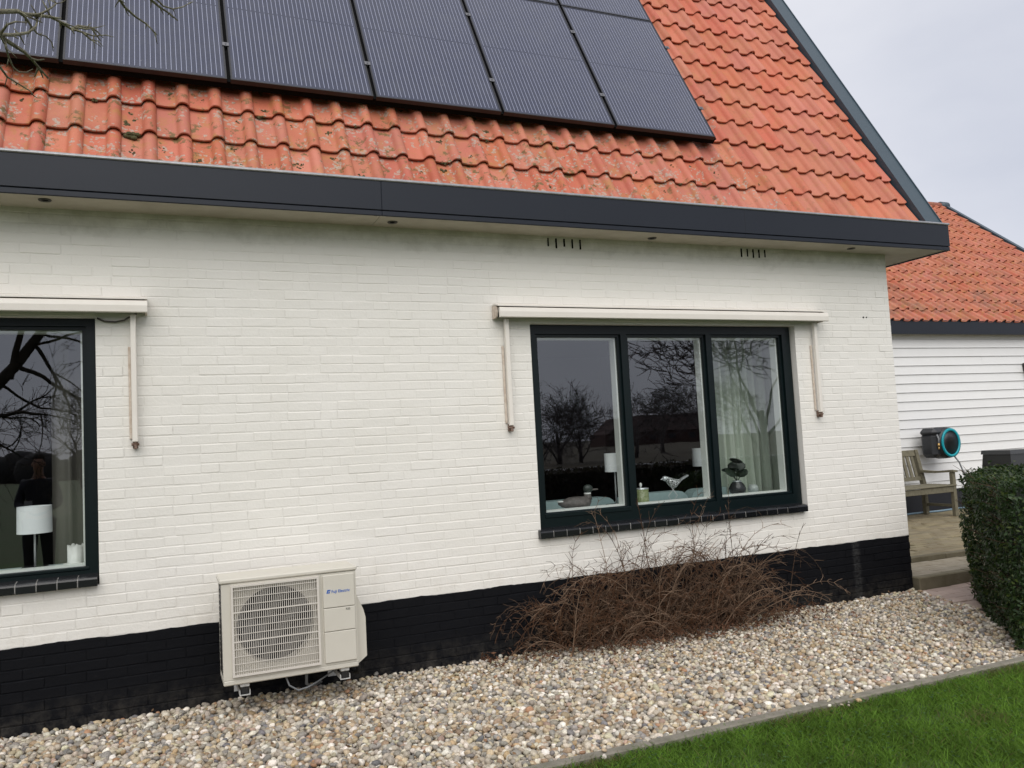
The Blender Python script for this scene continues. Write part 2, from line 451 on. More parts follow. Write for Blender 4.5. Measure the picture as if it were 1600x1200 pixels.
def empty(name, label, cat, loc=(0, 0, 0), group=None):
    o = bpy.data.objects.new(name, None); o.empty_display_size = .1; C.objects.link(o); o.location = loc
    return tag(o, label, cat, group)


def np_mesh(name, V, F, m, tint=None, smooth=False):
    """V (n,3), F (m,k) index array, tint (n,3) per-vertex colour"""
    me = bpy.data.meshes.new(name); V = np.asarray(V, np.float32); F = np.asarray(F, np.int32); k = F.shape[1]
    me.vertices.add(len(V)); me.vertices.foreach_set('co', V.ravel())
    me.loops.add(F.size); me.loops.foreach_set('vertex_index', F.ravel())
    me.polygons.add(len(F)); me.polygons.foreach_set('loop_start', np.arange(0, F.size, k, dtype=np.int32))
    if smooth: me.polygons.foreach_set('use_smooth', np.ones(len(F), bool))
    me.update(calc_edges=True)
    if tint is not None:
        a = me.color_attributes.new('tint', 'FLOAT_COLOR', 'POINT')
        c = np.ones((len(V), 4), np.float32); c[:, :3] = tint; a.data.foreach_set('color', c.ravel())
    me.materials.append(m); me.validate(); return me


# ------------------------------------------------------------------ ground
CORX, SOF, PLZ = 6.26, 3.08, .485
MB().add([(-600, -600, -.10), (600, -600, -.10), (600, 600, -.10), (-600, 600, -.10)], [(0, 1, 2, 3)]).build('ground', FIELD)['kind'] = 'structure'
MB().add([(-14, -10, -.024), (14, -10, -.024), (14, -2.02, -.024), (-14, -2.02, -.024)], [(0, 1, 2, 3)]).build('lawn', LAWNB)['kind'] = 'structure'
MB().add([(-6, -1.96, -.045), (6.25, -1.96, -.045), (6.25, .05, -.045), (-6, .05, -.045)], [(0, 1, 2, 3)]).build('gravel_bed_ground', SOIL)['kind'] = 'structure'
MB().add([(6.25, -2.0, -.055), (13, -2.0, -.055), (13, -.03, -.055), (6.25, -.03, -.055)], [(0, 1, 2, 3)]).build('hedge_bed_ground', SOIL)['kind'] = 'structure'

# pebbles
def ico(sub):
    bm = bmesh.new(); bmesh.ops.create_icosphere(bm, subdivisions=sub, radius=1); bm.verts.index_update()
    v = np.array([p.co[:] for p in bm.verts]); f = np.array([[q.index for q in t.verts] for t in bm.faces]); bm.free(); return v, f


PCOL = np.array([(.60, .55, .47), (.50, .45, .37), (.68, .64, .57), (.80, .77, .72), (.40, .365, .32), (.32, .305, .285), (.43, .34, .24),
                 (.48, .36, .22), (.28, .275, .27), (.36, .27, .19), (.46, .34, .28), (.55, .46, .33), (.20, .20, .22), (.40, .24, .15), (.60, .56, .42)])
PW = np.array([15, 13, 11, 9, 13, 12, 4, 4, 4, 6, 3, 11, 2.5, .8, 6.0]); PW /= PW.sum()


def pebbles(pts, size, sub):
    v0, f0 = ico(sub); n = len(pts); nv = len(v0)
    V = np.empty((n, nv, 3), np.float32); T = np.empty((n, nv, 3), np.float32)
    cols = PCOL[rng.choice(len(PCOL), n, p=PW)] * np.array([1.045, 1.005, .94]) * rng.uniform(.66, 1.14, (n, 1)) * rng.uniform(.975, 1.025, (n, 3))
    warps = [v0 * (1 + .16 * np.sin(v0 @ rng.normal(0, 2.2, (3, 3)) + rng.uniform(0, 6, 3)).sum(1, keepdims=True) / 2) for _ in range(14)]
    for i in range(n):
        s = size[i] * np.array([1.0, rng.uniform(.66, .98), rng.uniform(.48, .78)])
        a, b, c = rng.uniform(0, 2 * PI), rng.normal(0, .38), rng.normal(0, .38)
        R = np.array(Euler((b, c, a)).to_matrix())
        V[i] = (warps[i % 14] * s) @ R.T + pts[i]; T[i] = cols[i]
    F = (f0[None] + (np.arange(n) * nv)[:, None, None]).reshape(-1, 3)
    return V.reshape(-1, 3), F, T.reshape(-1, 3)


def in_bed(x, y):
    return (x < 6.22 + np.clip(-y - .08, 0, 2) * -.27 + 0) & (y < -.012) & (y > -1.95) & (x > -3.2)


def scatter(pitch, x0, x1, y0, y1):
    gx, gy = np.meshgrid(np.arange(x0, x1, pitch), np.arange(y0, y1, pitch))
    p = np.stack([gx.ravel(), gy.ravel()], 1); p += rng.uniform(-.5, .5, p.shape) * pitch
    return p


Vs, Fs, Ts, o = [], [], [], 0
for (pitch, zc, keep, smin, smax) in ((.0235, -.022, 1.0, .0135, .021), (.029, -.008, .80, .0135, .023), (.06, .004, .42, .013, .025)):
    p = scatter(pitch, -2.4, 6.3, -1.95, 0); p = p[in_bed(p[:, 0], p[:, 1])]; p = p[rng.random(len(p)) < keep]
    q = np.array([pix((a, b, 0)) for a, b in p])
    ok = (q[:, 0] > -520) & (q[:, 0] < 2000) & (q[:, 1] < 1480); p, q = p[ok], q[ok]
    sz = rng.uniform(smin, smax, len(p)) * np.where(rng.random(len(p)) < .08, 1.3, 1)
    z = zc + .010 * np.sin(p[:, 0] * 2.1) * np.sin(p[:, 1] * 3.3 + 1) + rng.normal(0, .004, len(p)) + .012 * np.clip(p[:, 1] + .5, 0, .5)
    P3 = np.column_stack([p, z])
    near = (q[:, 2] < 5.2) & (q[:, 0] > -40) & (q[:, 1] < 1230)
    for sel, sub in ((near, 2), (~near, 1)):
        if zc < -.02 : sub = 1
        if sel.sum() == 0: continue
        V, F, T = pebbles(P3[sel], sz[sel], sub); Vs.append(V); Fs.append(F + o); Ts.append(T); o += len(V)
k = 11; ps = np.column_stack([rng.choice([2.9, 3.35, 3.4, 3.45, 1.9], k) + rng.normal(0, .06, k), rng.uniform(-2.09, -1.985, k), np.full(k, -.002)]); ps[:, 2] += np.where(ps[:, 1] > -2.02, .022, .008)
V, F, T = pebbles(ps, rng.uniform(.010, .016, k), 2); Vs.append(V); Fs.append(F + o); Ts.append(T)
grav = link('gravel', np_mesh('gravel', np.concatenate(Vs), np.concatenate(Fs), PEB, np.concatenate(Ts), True))
tag(grav, 'rounded beige and grey river pebbles spread between house wall and kerb', None, None, 'stuff')

# kerb along the lawn, laid in metre-long concrete edging stones
kerb = MB().box(-6, 11, -2.035, -1.965, -.14, -.06).build('kerb', CONC); kerb['kind'] = 'structure'
kme = MB().cbox(.0015, .9985, -.031, .031, -.075, .016, .006).mesh('kerb_stone', CONC)
for k in range(-4, 11):
    o = link('kerb_stone', kme, kerb, (k + .19, -1.992 + random.uniform(-.006, .006), random.uniform(-.004, .003)))
    o.rotation_euler = (0, random.uniform(-.004, .004), random.uniform(-.006, .006))

# grass
def grass(pts, hmin, hmax, w, name):
    n = len(pts); nb = n
    a = rng.uniform(0, 2 * PI, n); h = rng.uniform(hmin, hmax, n); lean = rng.uniform(.5, 1.9, n) * h; la = rng.uniform(0, 2 * PI, n)
    dx, dy = np.cos(a) * w, np.sin(a) * w; lx, ly = np.cos(la) * lean, np.sin(la) * lean
    B = pts
    V = np.stack([B + np.stack([-dx, -dy, 0 * h], 1), B + np.stack([dx, dy, 0 * h], 1),
                  B + np.stack([dx * .75 + lx * .4, dy * .75 + ly * .4, h * .6], 1), B + np.stack([-dx * .75 + lx * .4, -dy * .75 + ly * .4, h * .6], 1),
                  B + np.stack([lx, ly, h], 1)], 1)
    F = np.array([[0, 1, 2], [0, 2, 3], [3, 2, 4]])[None] + (np.arange(n) * 5)[:, None, None]
    base = np.array([.116, .215, .030]); c = base * rng.uniform(.7, 1.35, (n, 1)) * np.array([1, 1, 1])
    near_ = np.clip((pts[:, 1] + 2.16) / .12, 0, 1) * (np.sin(pts[:, 0] * 4.1 + 1) > .25) + .5 * ((np.sin(pts[:, 0] * 3.7) * np.sin(pts[:, 1] * 5.1 + 2)) > .86)
    yel = rng.random(n) < .04 + .5 * near_; c[yel] = np.array([.20, .19, .075]) * rng.uniform(.6, 1.1, (yel.sum(), 1))
    patch = 1.0 + .10 * np.sin(pts[:, 0] * 2.3 + 1) * np.sin(pts[:, 1] * 3.1) + .10 * np.sin(pts[:, 0] * 11.1 + pts[:, 1] * 7.3) + .10 * np.sin(pts[:, 0] * 23 - pts[:, 1] * 19)
    c = c * patch[:, None]
    T = np.repeat(c[:, None], 5, 1)
    return V.reshape(-1, 3), F.reshape(-1, 3), T.reshape(-1, 3)


G = []
p = scatter(.0088, .2, 6.8, -3.7, -2.012)
p3 = np.column_stack([p, np.full(len(p), -.026)])
q = np.array([pix(a) for a in p3]); ok = (q[:, 0] > 250) & (q[:, 0] < 1900) & (q[:, 1] < 1440)
p3 = p3[ok]; p3 = p3[rng.random(len(p3)) < (.55 + .45 * (np.sin(p3[:, 0] * 5 + 2) * np.sin(p3[:, 1] * 6) > -.55))]
V, F, T = grass(p3, .022, .052, .0023, 'g')
gr = link('lawn_grass', np_mesh('lawn_grass', V, F, GRASS, T)); tag(gr, 'short green grass of the lawn beyond the kerb', None, None, 'stuff')
# clover and moss leaves low in the lawn
pc = p3[rng.random(len(p3)) < .03]; n = len(pc); r = rng.uniform(.004, .009, n); h = rng.uniform(.015, .035, n); a0 = rng.uniform(0, 6, n)
V = np.stack([pc + np.stack([np.cos(a0 + k * PI / 3) * r, np.sin(a0 + k * PI / 3) * r, h + .004 * (k % 2)], 1) for k in range(6)], 1).reshape(-1, 3)
F = (np.array([[0, 1, 2, 3, 4, 5]]) + (np.arange(n) * 6)[:, None])
T = np.repeat((np.array([.065, .125, .04]) * rng.uniform(.6, 1.6, (n, 1)))[:, None], 6, 1).reshape(-1, 3)
cv = link('clover_leaves', np_mesh('clover_leaves', V, F, GRASS, T)); tag(cv, 'small round clover leaves scattered through the lawn', None, None, 'stuff')

# ------------------------------------------------------------------ house
house = empty('house', 'white painted brick house with black plinth and orange tiled roof', 'house', (0, 0, 0))
HX0, HDEP = -3.6, 8.0
RW = (2.575, 5.112, .800, 2.402)            # openings: x0 x1 z0 z1
LW = (-2.90, -.352, .795, 2.415)
OPEN = [RW, LW]


def rects_with_holes(x0, x1, z0, z1, holes):
    xs = sorted({x0, x1, *[h[0] for h in holes], *[h[1] for h in holes]}); zs = sorted({z0, z1, *[h[2] for h in holes], *[h[3] for h in holes]})
    xs = [x for x in xs if x0 <= x <= x1]; zs = [z for z in zs if z0 <= z <= z1]
    for a, b in zip(xs, xs[1:]):
        for c, d in zip(zs, zs[1:]):
            if not any(h[0] <= a and b <= h[1] and h[2] <= c and d <= h[3] for h in holes): yield a, b, c, d


m = MB()
for a, b, c, d in rects_with_holes(HX0, CORX, PLZ, 3.30, OPEN): m.add([(a, 0, c), (b, 0, c), (b, 0, d), (a, 0, d)], [(0, 1, 2, 3)])
for x0, x1, z0, z1 in OPEN:            # reveals, painted like the wall
    m.add([(x0, 0, z0), (x1, 0, z0), (x1, .30, z0), (x0, .30, z0), (x0, 0, z1), (x1, 0, z1), (x1, .30, z1), (x0, .30, z1)],
          [(0, 1, 2, 3), (7, 6, 5, 4), (4, 0, 3, 7), (1, 5, 6, 2)])
wall = m.build('wall', WALL, house)
gable = MB().prism([(.012, PLZ), (HDEP, PLZ), (HDEP, 3.3), (4.0, 10.05), (.012, 3.15)], 'x', CORX - .25, CORX - .0005).build('gable_wall', WALL, house)
MB().box(HX0, CORX - .26, HDEP - .25, HDEP, 0, 3.3).build('back_wall', WALL, house)
MB().prism([(.012, PLZ), (HDEP, PLZ), (HDEP, 3.3), (4.0, 10.05), (.012, 3.15)], 'x', HX0 + .0005, HX0 + .2).build('gable_wall', WALL, house)
plinth = MB().box(HX0, CORX - .001, .001, .3, -.2, PLZ - .0005).box(CORX - .25, CORX + .001, .301, HDEP, -.2, PLZ).build('plinth', PLINTH, house)


# bricks: rounded, uneven painted faces standing a little proud of the joint plane
def brick_mesh(L, seed, m, name='brick', Hh=.0566, proud=.0024):
    r = random.Random(seed); b = .0022 + r.random() * .0012; mb = MB()
    nx = 4 if L > .15 else 2
    xs = [0, b] + [L * i / nx for i in range(1, nx)] + [L - b, L]; zs = [0, b, Hh / 2, Hh - b, Hh]
    tilt, yaw = r.choice((.0000, -.0002, -.0003, .0002, -.0005, -.0008, -.0001)), r.gauss(0, .0005)
    vs = []
    for i, x in enumerate(xs):
        for j, z in enumerate(zs):
            rim = j in (0, 4)
            y = .0008 if rim else -proud * (.72 if i in (0, len(xs) - 1) else 1) + r.gauss(0, .00012) + tilt * (z / Hh - .5) * 2 + yaw * (x / L - .5) * 2
            vs.append((x + r.gauss(0, .0007), y, z + r.gauss(0, .0007)))
    fs = [(i * 5 + j, (i + 1) * 5 + j, (i + 1) * 5 + j + 1, i * 5 + j + 1) for i in range(len(xs) - 1) for j in range(4)]
    mb.add(vs, fs, False)
    return mb


BL, BH, JT, CO = .2140, .1045, .0050, .0625
stretch = [brick_mesh(BL, s, WALL) for s in range(14)]; header = [brick_mesh(BH, 50 + s, WALL) for s in range(8)]
slots = [(2.767, 3.045, 5, .0525), (4.60, 4.85, 5, .055)]
bricks = []          # (x, z, length, builder)
nrow = int((SOF - PLZ) / CO) + 1
for k in range(nrow):
    z = PLZ + .002 + k * CO
    x = HX0 - random.choice([0, .05, .1, .16]) - (k % 2) * .055; last = None
    while x < CORX - .02:
        hd = random.random() < .27 and last != 'h'; L = BH if hd else BL; last = 'h' if hd else 's'
        x1 = min(x + L, CORX - .001)
        if CORX - x1 < .06: x1 = CORX - .001
        segs = [(max(x, HX0), x1)]
        for o0, o1, z0, z1 in OPEN:
            if z + CO * .9 > z0 and z < z1 - .004:
                segs = [s for a, b in segs for s in ((a, min(b, o0 - .001)), (max(a, o1 + .001), b)) if s[1] - s[0] > .012]
        for a, b in segs: bricks.append((a, z, b - a, 'h' if hd else 's'))
        x = x1 + JT
vis = []
for i, (x, z, L, t) in enumerate(bricks):
    q = pix((x + L / 2, 0, z + .026))
    size = (L / q[2] if q[2] > 0 else 0) if -20 < q[0] < 1620 and -20 < q[1] < 1220 else -1
    hidden = -.2 < x + L / 2 < 1.15 and z < .75
    vis.append((size if not hidden else -1, i))
top = {i for s, i in sorted(vis, reverse=True)[:300] if s > 0}
sme = [b.mesh('brick', WALL) for b in stretch]; hme = [b.mesh('brick', WALL) for b in header]
rest = MB()
for i, (x, z, L, t) in enumerate(bricks):
    src = (header if t == 'h' else stretch); full = BH if t == 'h' else BL
    k = random.randrange(len(src)); dy = max(-.003, random.gauss(.0004, .0006)); dz = random.gauss(0, .0012)
    if i in top:
        o = link('brick', (hme if t == 'h' else sme)[k], wall, (x, dy, z + dz)); o.scale.x = L / full
        o.rotation_euler = (random.gauss(0, .003), random.gauss(0, .0035), 0)
    elif z < SOF:
        b = src[k]; g = random.gauss(0, .0035)
        rest.add([(x + vx * L / full, vy + dy, z + dz + vz + g * (vx - full / 2)) for vx, vy, vz in b.v], b.f, True); rest.sm[-len(b.f):] = b.sm
tag(rest.build('bricks', WALL, wall), kind='stuff')
# plinth bricks, black paint
pb = [brick_mesh(BL, 90 + s, PLINTH, proud=.0030) for s in range(8)]; rest = MB()
for k in range(9):
    z = PLZ - .0015 - .0566 - k * CO; x = HX0 - (k % 2) * .11
    while x < CORX - .01:
        x1 = min(x + BL, CORX); b = random.choice(pb); dy = random.gauss(-.001, .0012)
        rest.add([(x + vx * (x1 - x) / BL, vy + dy, z + vz) for vx, vy, vz in b.v], b.f, True); rest.sm[-len(b.f):] = b.sm; x = x1 + JT
tag(rest.build('bricks', PLINTH, plinth), kind='stuff')
m = MB(); n = 420; vs = []
for i in range(n + 1):
    x = HX0 + (CORX - .001 - HX0) * i / n; e = .0035 * math.sin(x * 9) + .002 * math.sin(x * 31 + 1) + random.gauss(0, .0009)
    vs += [(x, -.0042, PLZ - .014), (x, -.0042, PLZ + .003 + e)]
m.add(vs, [(2 * i, 2 * i + 2, 2 * i + 3, 2 * i + 1) for i in range(n)]); m.build('paint_edge', PLINTH, plinth)
m = MB()
for x, z in ((5.925, 2.488), (5.965, 2.489), (5.93, 2.49)): m.tube([(x, -.0062, z), (x, .0, z)], .006, 8)
m.build('anchor_holes', DARK, wall)
# open joints that vent the cavity, in two groups under the soffit
for x0, x1, n, h in slots:
    for i in range(n):
        x = x0 + (x1 - x0) * i / (n - 1)
        MB().box(x - .005 - random.random() * .003, x + .005, -.0065, .0, 3.0 + random.uniform(-.012, .006), 3.066).build('vent_slot', DARK, wall)

# interior shell, so the panes look into a room
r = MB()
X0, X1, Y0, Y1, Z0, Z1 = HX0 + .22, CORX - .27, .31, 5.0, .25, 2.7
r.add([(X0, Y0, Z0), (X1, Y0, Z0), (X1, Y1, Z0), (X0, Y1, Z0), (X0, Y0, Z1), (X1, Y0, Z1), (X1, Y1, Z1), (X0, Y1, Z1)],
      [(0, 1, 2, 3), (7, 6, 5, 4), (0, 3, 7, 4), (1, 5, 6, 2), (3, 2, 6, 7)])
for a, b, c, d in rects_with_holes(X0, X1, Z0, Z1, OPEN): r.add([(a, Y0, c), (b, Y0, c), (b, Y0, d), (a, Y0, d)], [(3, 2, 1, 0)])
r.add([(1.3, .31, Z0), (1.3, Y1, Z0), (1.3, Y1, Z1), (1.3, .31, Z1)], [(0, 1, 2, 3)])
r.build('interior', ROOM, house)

# soffit, fascia, gutter lip
EX = 6.735
sof = MB()
for a, b in ((HX0 - .1, -1.9), (-1.897, 1.39), (1.393, 4.3), (4.303, EX - .012)): sof.box(a, b, -.296, -.0005 if a < 0 else -.0005, SOF, SOF + .012)
sof.box(CORX + .001, EX - .012, .0, .75, SOF + .0005, SOF + .0125)
soffit = sof.build('soffit', SOFFIT, house)
for x, y in ((-.594, -.184), (1.508, -.145), (3.632, -.12), (5.685, -.16)):
    bm = MB(); bm.lathe([(.020, SOF - .004), (.034, SOF - .006), (.036, SOF - .001)], x, y, 20, cap=False)
    bm.lathe([(.0201, SOF - .003), (.0001, SOF - .003)], x, y, 20, mi=1, cap=False); bm.build('soffit_vent', [DISC, DARK], soffit)
for a, b in ((HX0 - .1, -1.62), (-1.6195, 1.3925), (1.3930, 4.4010), (4.4015, EX)):
    f = MB(); f.cbox(a, b, -.318, -.297, SOF + .028, 3.305, .003); f.cbox(a, b, -.314, -.297, SOF - .010, SOF + .0245, .003)
    f.build('fascia_board', FASCIA, house)
f = MB(); f.cbox(EX - .010, EX + .008, -.2965, .62, SOF - .010, 3.30, .003); f.build('fascia_return', FASCIA, house)
g = MB(); g.cbox(HX0 - .1, EX + .014, -.326, -.300, 3.3055, 3.326, .006); g.build('gutter_lip', LIP, house)
MB().box(HX0 - .1, EX - .02, -.295, -.10, 3.14, 3.18).build('gutter', BLK, house)

# roof: slab, verge, tiles
A60 = math.radians(60); VD = Vector((0, math.cos(A60), math.sin(A60))); ND = Vector((0, -math.sin(A60), math.cos(A60))); RO = Vector((0, -.266, 3.36))


def rp(u, v, n): return RO + Vector((u, 0, 0)) + VD * v + ND * n


def slope_box(m, u0, u1, v0, v1, n0, n1, f=rp):
    c = [f(u, v, n) for n in (n0, n1) for u, v in ((u0, v0), (u1, v0), (u1, v1), (u0, v1))]
    return m.add(c, [(3, 2, 1, 0), (4, 5, 6, 7), (0, 1, 5, 4), (1, 2, 6, 5), (2, 3, 7, 6), (3, 0, 4, 7)])


s = MB(); slope_box(s, HX0 - .1, 6.62, .03, 8.42, -.30, -.135)
s.add([(HX0 - .1, 4.0, 10.62), (6.7, 4.0, 10.62), (6.7, 8.4, 3.2), (HX0 - .1, 8.4, 3.2)], [(0, 1, 2, 3)])
roof = s.build('roof', mat('roof_underlay', (.06, .03, .022), .9), house)
vg = MB(); slope_box(vg, 6.535, 6.7275, -.02, 8.45, -.135, -.020); slope_box(vg, 6.527, 6.5345, -.015, 8.45, -.13, -.015)
slope_box(vg, 6.728, 6.738, -.03, 8.45, -.26, -.012); vg.build('verge_board', VERGE, house)

TP, TG, TU0 = .2053, .302, -.022
def tile_mb(seed, gauge=TG, nose=.0):
    r = random.Random(seed); m = MB()
    us = [-.178, -.165, -.140, -.110, -.080, -.060, -.048, -.040, -.030, -.018, -.006, .008, .020, .030, .037, .041, .0425]
    def prof(u):
        if u < -.042:                                       # pan: slightly dished, a crease at the foot of the roll
            t = min(1, (-.042 - u) / .12); return .002 - .007 * math.sin(PI * t) + (.004 if u < -.17 else 0)
        t = (u + .0) / .0425
        return .002 + .042 * max(0, 1 - abs(t) ** 2.2) ** .62
    th = .017; Lh = gauge + .035
    ws = [(.030, -th), (.003, -th), (0, -th * .75), (-.001, -.004), (.002, -.0008), (.010, 0), (gauge * .5, 0), (Lh, 0)]
    vs = []
    j1, j2 = r.gauss(0, .0008), r.gauss(0, .0008)
    for w, dn in ws:
        for u in us:
            n = prof(u) * (1 if w < Lh else .93) + dn + .027 * (1 - w / gauge) + j1 * (u / .2)
            vs.append((u, w + j2 * u * 8, n))
    k = len(us)
    fs = [(i * k + j, i * k + j + 1, (i + 1) * k + j + 1, (i + 1) * k + j) for i in range(len(ws) - 1) for j in range(k - 1)]
    m.add(vs, fs, True); return m


TMX = Matrix((Vector((1, 0, 0)), VD, ND)).transposed()
tmb = [tile_mb(s) for s in range(6)]; tme = [b.mesh('roof_tile', TILE) for b in tmb]


def cut_roll(b):
    k = 17; n = MB(); keep = 8
    n.v = [p for i, p in enumerate(b.v) if i % k < keep]; rows = len(b.v) // k
    n.f = [(i * keep + j, i * keep + j + 1, (i + 1) * keep + j + 1, (i + 1) * keep + j) for i in range(rows - 1) for j in range(keep - 1)]
    n.sm = [True] * len(n.f); n.mi = [0] * len(n.f); return n


lmb = [cut_roll(b) for b in tmb]; lme = [b.mesh('roof_tile', TILE) for b in lmb]
OFF = -.088
rest = MB(); cnt = 0
for row in range(0, 15):
    for k in range(-16, 33):
        u = TU0 + TP * k; v = -.02 + TG * row
        x, y, w = pix(rp(u - .05, v + .12, OFF)); x2, y2, w2 = pix(rp(u - .05, v, OFF))
        under = 2.9 <= row and u < 4.40
        show = -70 < x < 1640 and y2 > -20 and not under
        loc = rp(u + random.gauss(0, .0012), v + random.gauss(0, .0022), OFF + random.gauss(0, .0012)); q = random.randrange(6)
        if show and cnt < 300:
            o = link('roof_tile', (lme if k == 32 else tme)[q], roof); o.matrix_local = Matrix.Translation(loc) @ (TMX @ Euler((random.gauss(0, .004), random.gauss(0, .006), random.gauss(0, .004))).to_matrix()).to_4x4(); cnt += 1
        else:
            rest.add([loc + TMX @ Vector(p) for p in (lmb if k == 32 else tmb)[q].v], (lmb if k == 32 else tmb)[q].f, True)
tag(rest.build('roof_tiles', TILE, roof), kind='stuff')
# moss cushions lodged in the joints
mo = MB()
MOSS = mat('moss', (.050, .048, .016), .95, noise=(60, .9, (.13, .115, .05)), bump=(220, .8, .006))
for (k, row, du, s) in ((-1, 1, .11, .034), (0, 0, .10, 0), (3, 2, .08, .016), (9, 1, .10, .017), (14, 2, .09, .014), (6, 2, .12, .012), (19, 1, .10, .012), (24, 1, .1, .010), (-2, 2, .1, .016), (11, 2, .1, .013)):
    if s:
        c = rp(TU0 + TP * k + du, -.02 + TG * row - .004, OFF + .012)
        for _ in range(7): mo.ball(c + Vector((random.gauss(0, s * .6), random.gauss(0, s * .2), random.gauss(0, s * .3))), (s * .6, s * .45, s * .45), 2)
Rm = random.Random(21)
for _ in range(46):
    k, row = int(Rm.triangular(-5, 27, 2)), Rm.choice((0, 0, 0, 1, 1, 2))
    w_ = Rm.uniform(.05, .27); c = rp(TU0 + TP * k - Rm.uniform(.065, .14), -.02 + TG * row + w_, OFF - .004 + .027 * (1 - w_ / TG))
    s_ = Rm.uniform(.006, .013) * (1.5 if Rm.random() < .2 else 1)
    for _ in range(Rm.randint(3, 8)):
        o_ = Vector((Rm.gauss(0, s_), 0, 0)) + VD * Rm.gauss(0, s_ * 1.1)
        mo.ball(c + o_, (s_ * Rm.uniform(.45, .95), s_ * .42, s_ * Rm.uniform(.5, .9)), 1)
tag(mo.build('moss_cushions', MOSS, roof), kind='stuff')

# ------------------------------------------------------------------ windows
def window(nm, ox0, ox1, oz0, oz1, panes, sash):
    """panes: list of (x0, x1, z0, z1) glass rectangles; ox.. outer frame"""
    f = bpy.data.objects.new('window', None); C.objects.link(f); f.parent = house
    g = MB(); FY, GY, IY = .052, .092, .180
    holes = [(a - .022, b + .022, c - .022, d + .022) for a, b, c, d in panes]
    for a, b, c, d in rects_with_holes(ox0, ox1, oz0, oz1, holes): g.box(a, b, FY, GY + .01, c, d)
    # the frame's outer arris
    g.build('frame', FRAME, f)
    for (a, b, c, d), sa in zip(panes, sash):
        s = MB(); y = FY + .020
        for e in rects_with_holes(a - .0215, b + .0215, c - .0215, d + .0215, [(a, b, c, d)]): s.box(*e[:2], y, GY + .012, *e[2:])
        if sa:                                     # an opening light: deeper bottom rail with a drip nose
            s.cbox(a - .0212, b + .0212, y - .026, y - .0005, c - .040, c - .006, .004)
        else: s.cbox(a - .0212, b + .0212, y - .010, y - .0005, c - .020, c - .002, .003)
        s.build('sash', FRAME, f)
        link('pane', MB().add([(a, GY, c), (b, GY, c), (b, GY, d), (a, GY, d)], [(0, 1, 2, 3)]).mesh('pane', GLASS), f)
    i = MB()
    ih = [(a + .012, b - .012, c + .012, d - .012) for a, b, c, d in panes]
    for a, b, c, d in rects_with_holes(ox0 + .03, ox1 - .03, min(p[2] for p in panes) - .02, oz1, ih): i.box(a, b, GY + .015, IY, c, d)
    i.build('inner_frame', INNER, f)
    return f


P1 = (2.662, 3.366, .975, 2.309); P2 = (3.463, 4.186, .970, 2.310); P3 = (4.281, 4.991, .972, 2.311)
win_r = window('right', RW[0] + .004, RW[1] - .012, .815, 2.400, [P1, P2, P3], [True, False, False])
win_l = window('left', LW[0], LW[1] - .004, .812, 2.413, [(-2.82, -1.62, .905, 2.345), (-1.50, -.430, .905, 2.345)], [False, False])


def sill(w, x0, x1, zt, zb, n, off=0):
    m = MB().prism([(-.043, zb + .005), (.060, zb + .005), (.060, zt - .004), (-.030, zt - .016), (-.043, zt - .022)], 'x', x0 + .004, x1 - .004)
    m.build('sill_grout', GROUT, w)
    p = (x1 - x0) / n
    me = MB().prism([(-.048, zb), (.061, zb), (.061, zt), (-.030, zt - .010), (-.043, zt - .016), (-.048, zt - .026)], 'x', .0030, p - .0030).mesh('sill_tile', SILLT)
    for i in range(n):
        o = link('sill_tile', me, w, (x0 + i * p, random.gauss(0, .0012), random.gauss(0, .001)))


sill(win_r, 2.548, 5.072, .868, .800, 23)
sill(win_l, -2.92, -.358, .862, .795, 24)
for w, a, b, zz in ((win_r, 2.60, 5.09, .957), (win_l, -2.9, -.37, .895)):
    MB().cbox(a, b, .181, .47, zz - .022, zz, .006).build('inner_sill', SILLI, w)


# ------------------------------------------------------------------ awnings
def awning(label, x0, x1, arms, left_end=True):
    t = empty('window_awning', label, 'awning', ((x0 + x1) / 2, 0, 2.47), 'folded awnings over the windows')
    cx, cz = (x0 + x1) / 2, 2.47
    def B(m, name, mt): return m.build(name, mt, t, (-cx, 0, -cz))
    m = MB().prism([(-.006, 2.525), (-.006, 2.538), (-.06, 2.538), (-.128, 2.520), (-.128, 2.510), (-.06, 2.525)], 'x', x0, x1); B(m, 'hood', CREAM)
    m = MB().prism([(-.112, 2.428), (-.104, 2.500), (-.120, 2.503), (-.132, 2.495), (-.136, 2.470), (-.133, 2.432), (-.126, 2.427)], 'x', x0 + .012, x1 + .002); B(m, 'front_bar', CREAM)
    B(MB().tube([(x0 + .02, -.062, 2.475), (x1 - .02, -.062, 2.475)], .036, 12), 'fabric_roll', BLK)
    for x in (x0, x1 - .012):
        B(MB().prism([(-.006, 2.43), (-.006, 2.523), (-.060, 2.523), (-.088, 2.512), (-.094, 2.475), (-.080, 2.437), (-.06, 2.43)], 'x', x, x + .012), 'end_cap', RUST)
    for ax in arms:
        B(MB().cbox(ax - .016, ax + .016, -.062, -.030, 1.640, 2.428, .004), 'arm', CREAM)
        k = MB().cbox(ax - .015, ax + .015, -.030, -.004, 1.600, 1.655, .003); k.tube([(ax - .022, -.045, 1.625), (ax + .022, -.045, 1.625)], .008, 8); k.cbox(ax - .006, ax + .010, -.058, -.028, 1.596, 1.642, .003)
        B(k, 'arm_pivot', RUSTD)
        B(MB().cbox(ax - .032, ax - .017, -.018, -.0045, 1.66, 2.23, .002), 'wall_rail', RUST)
    return t


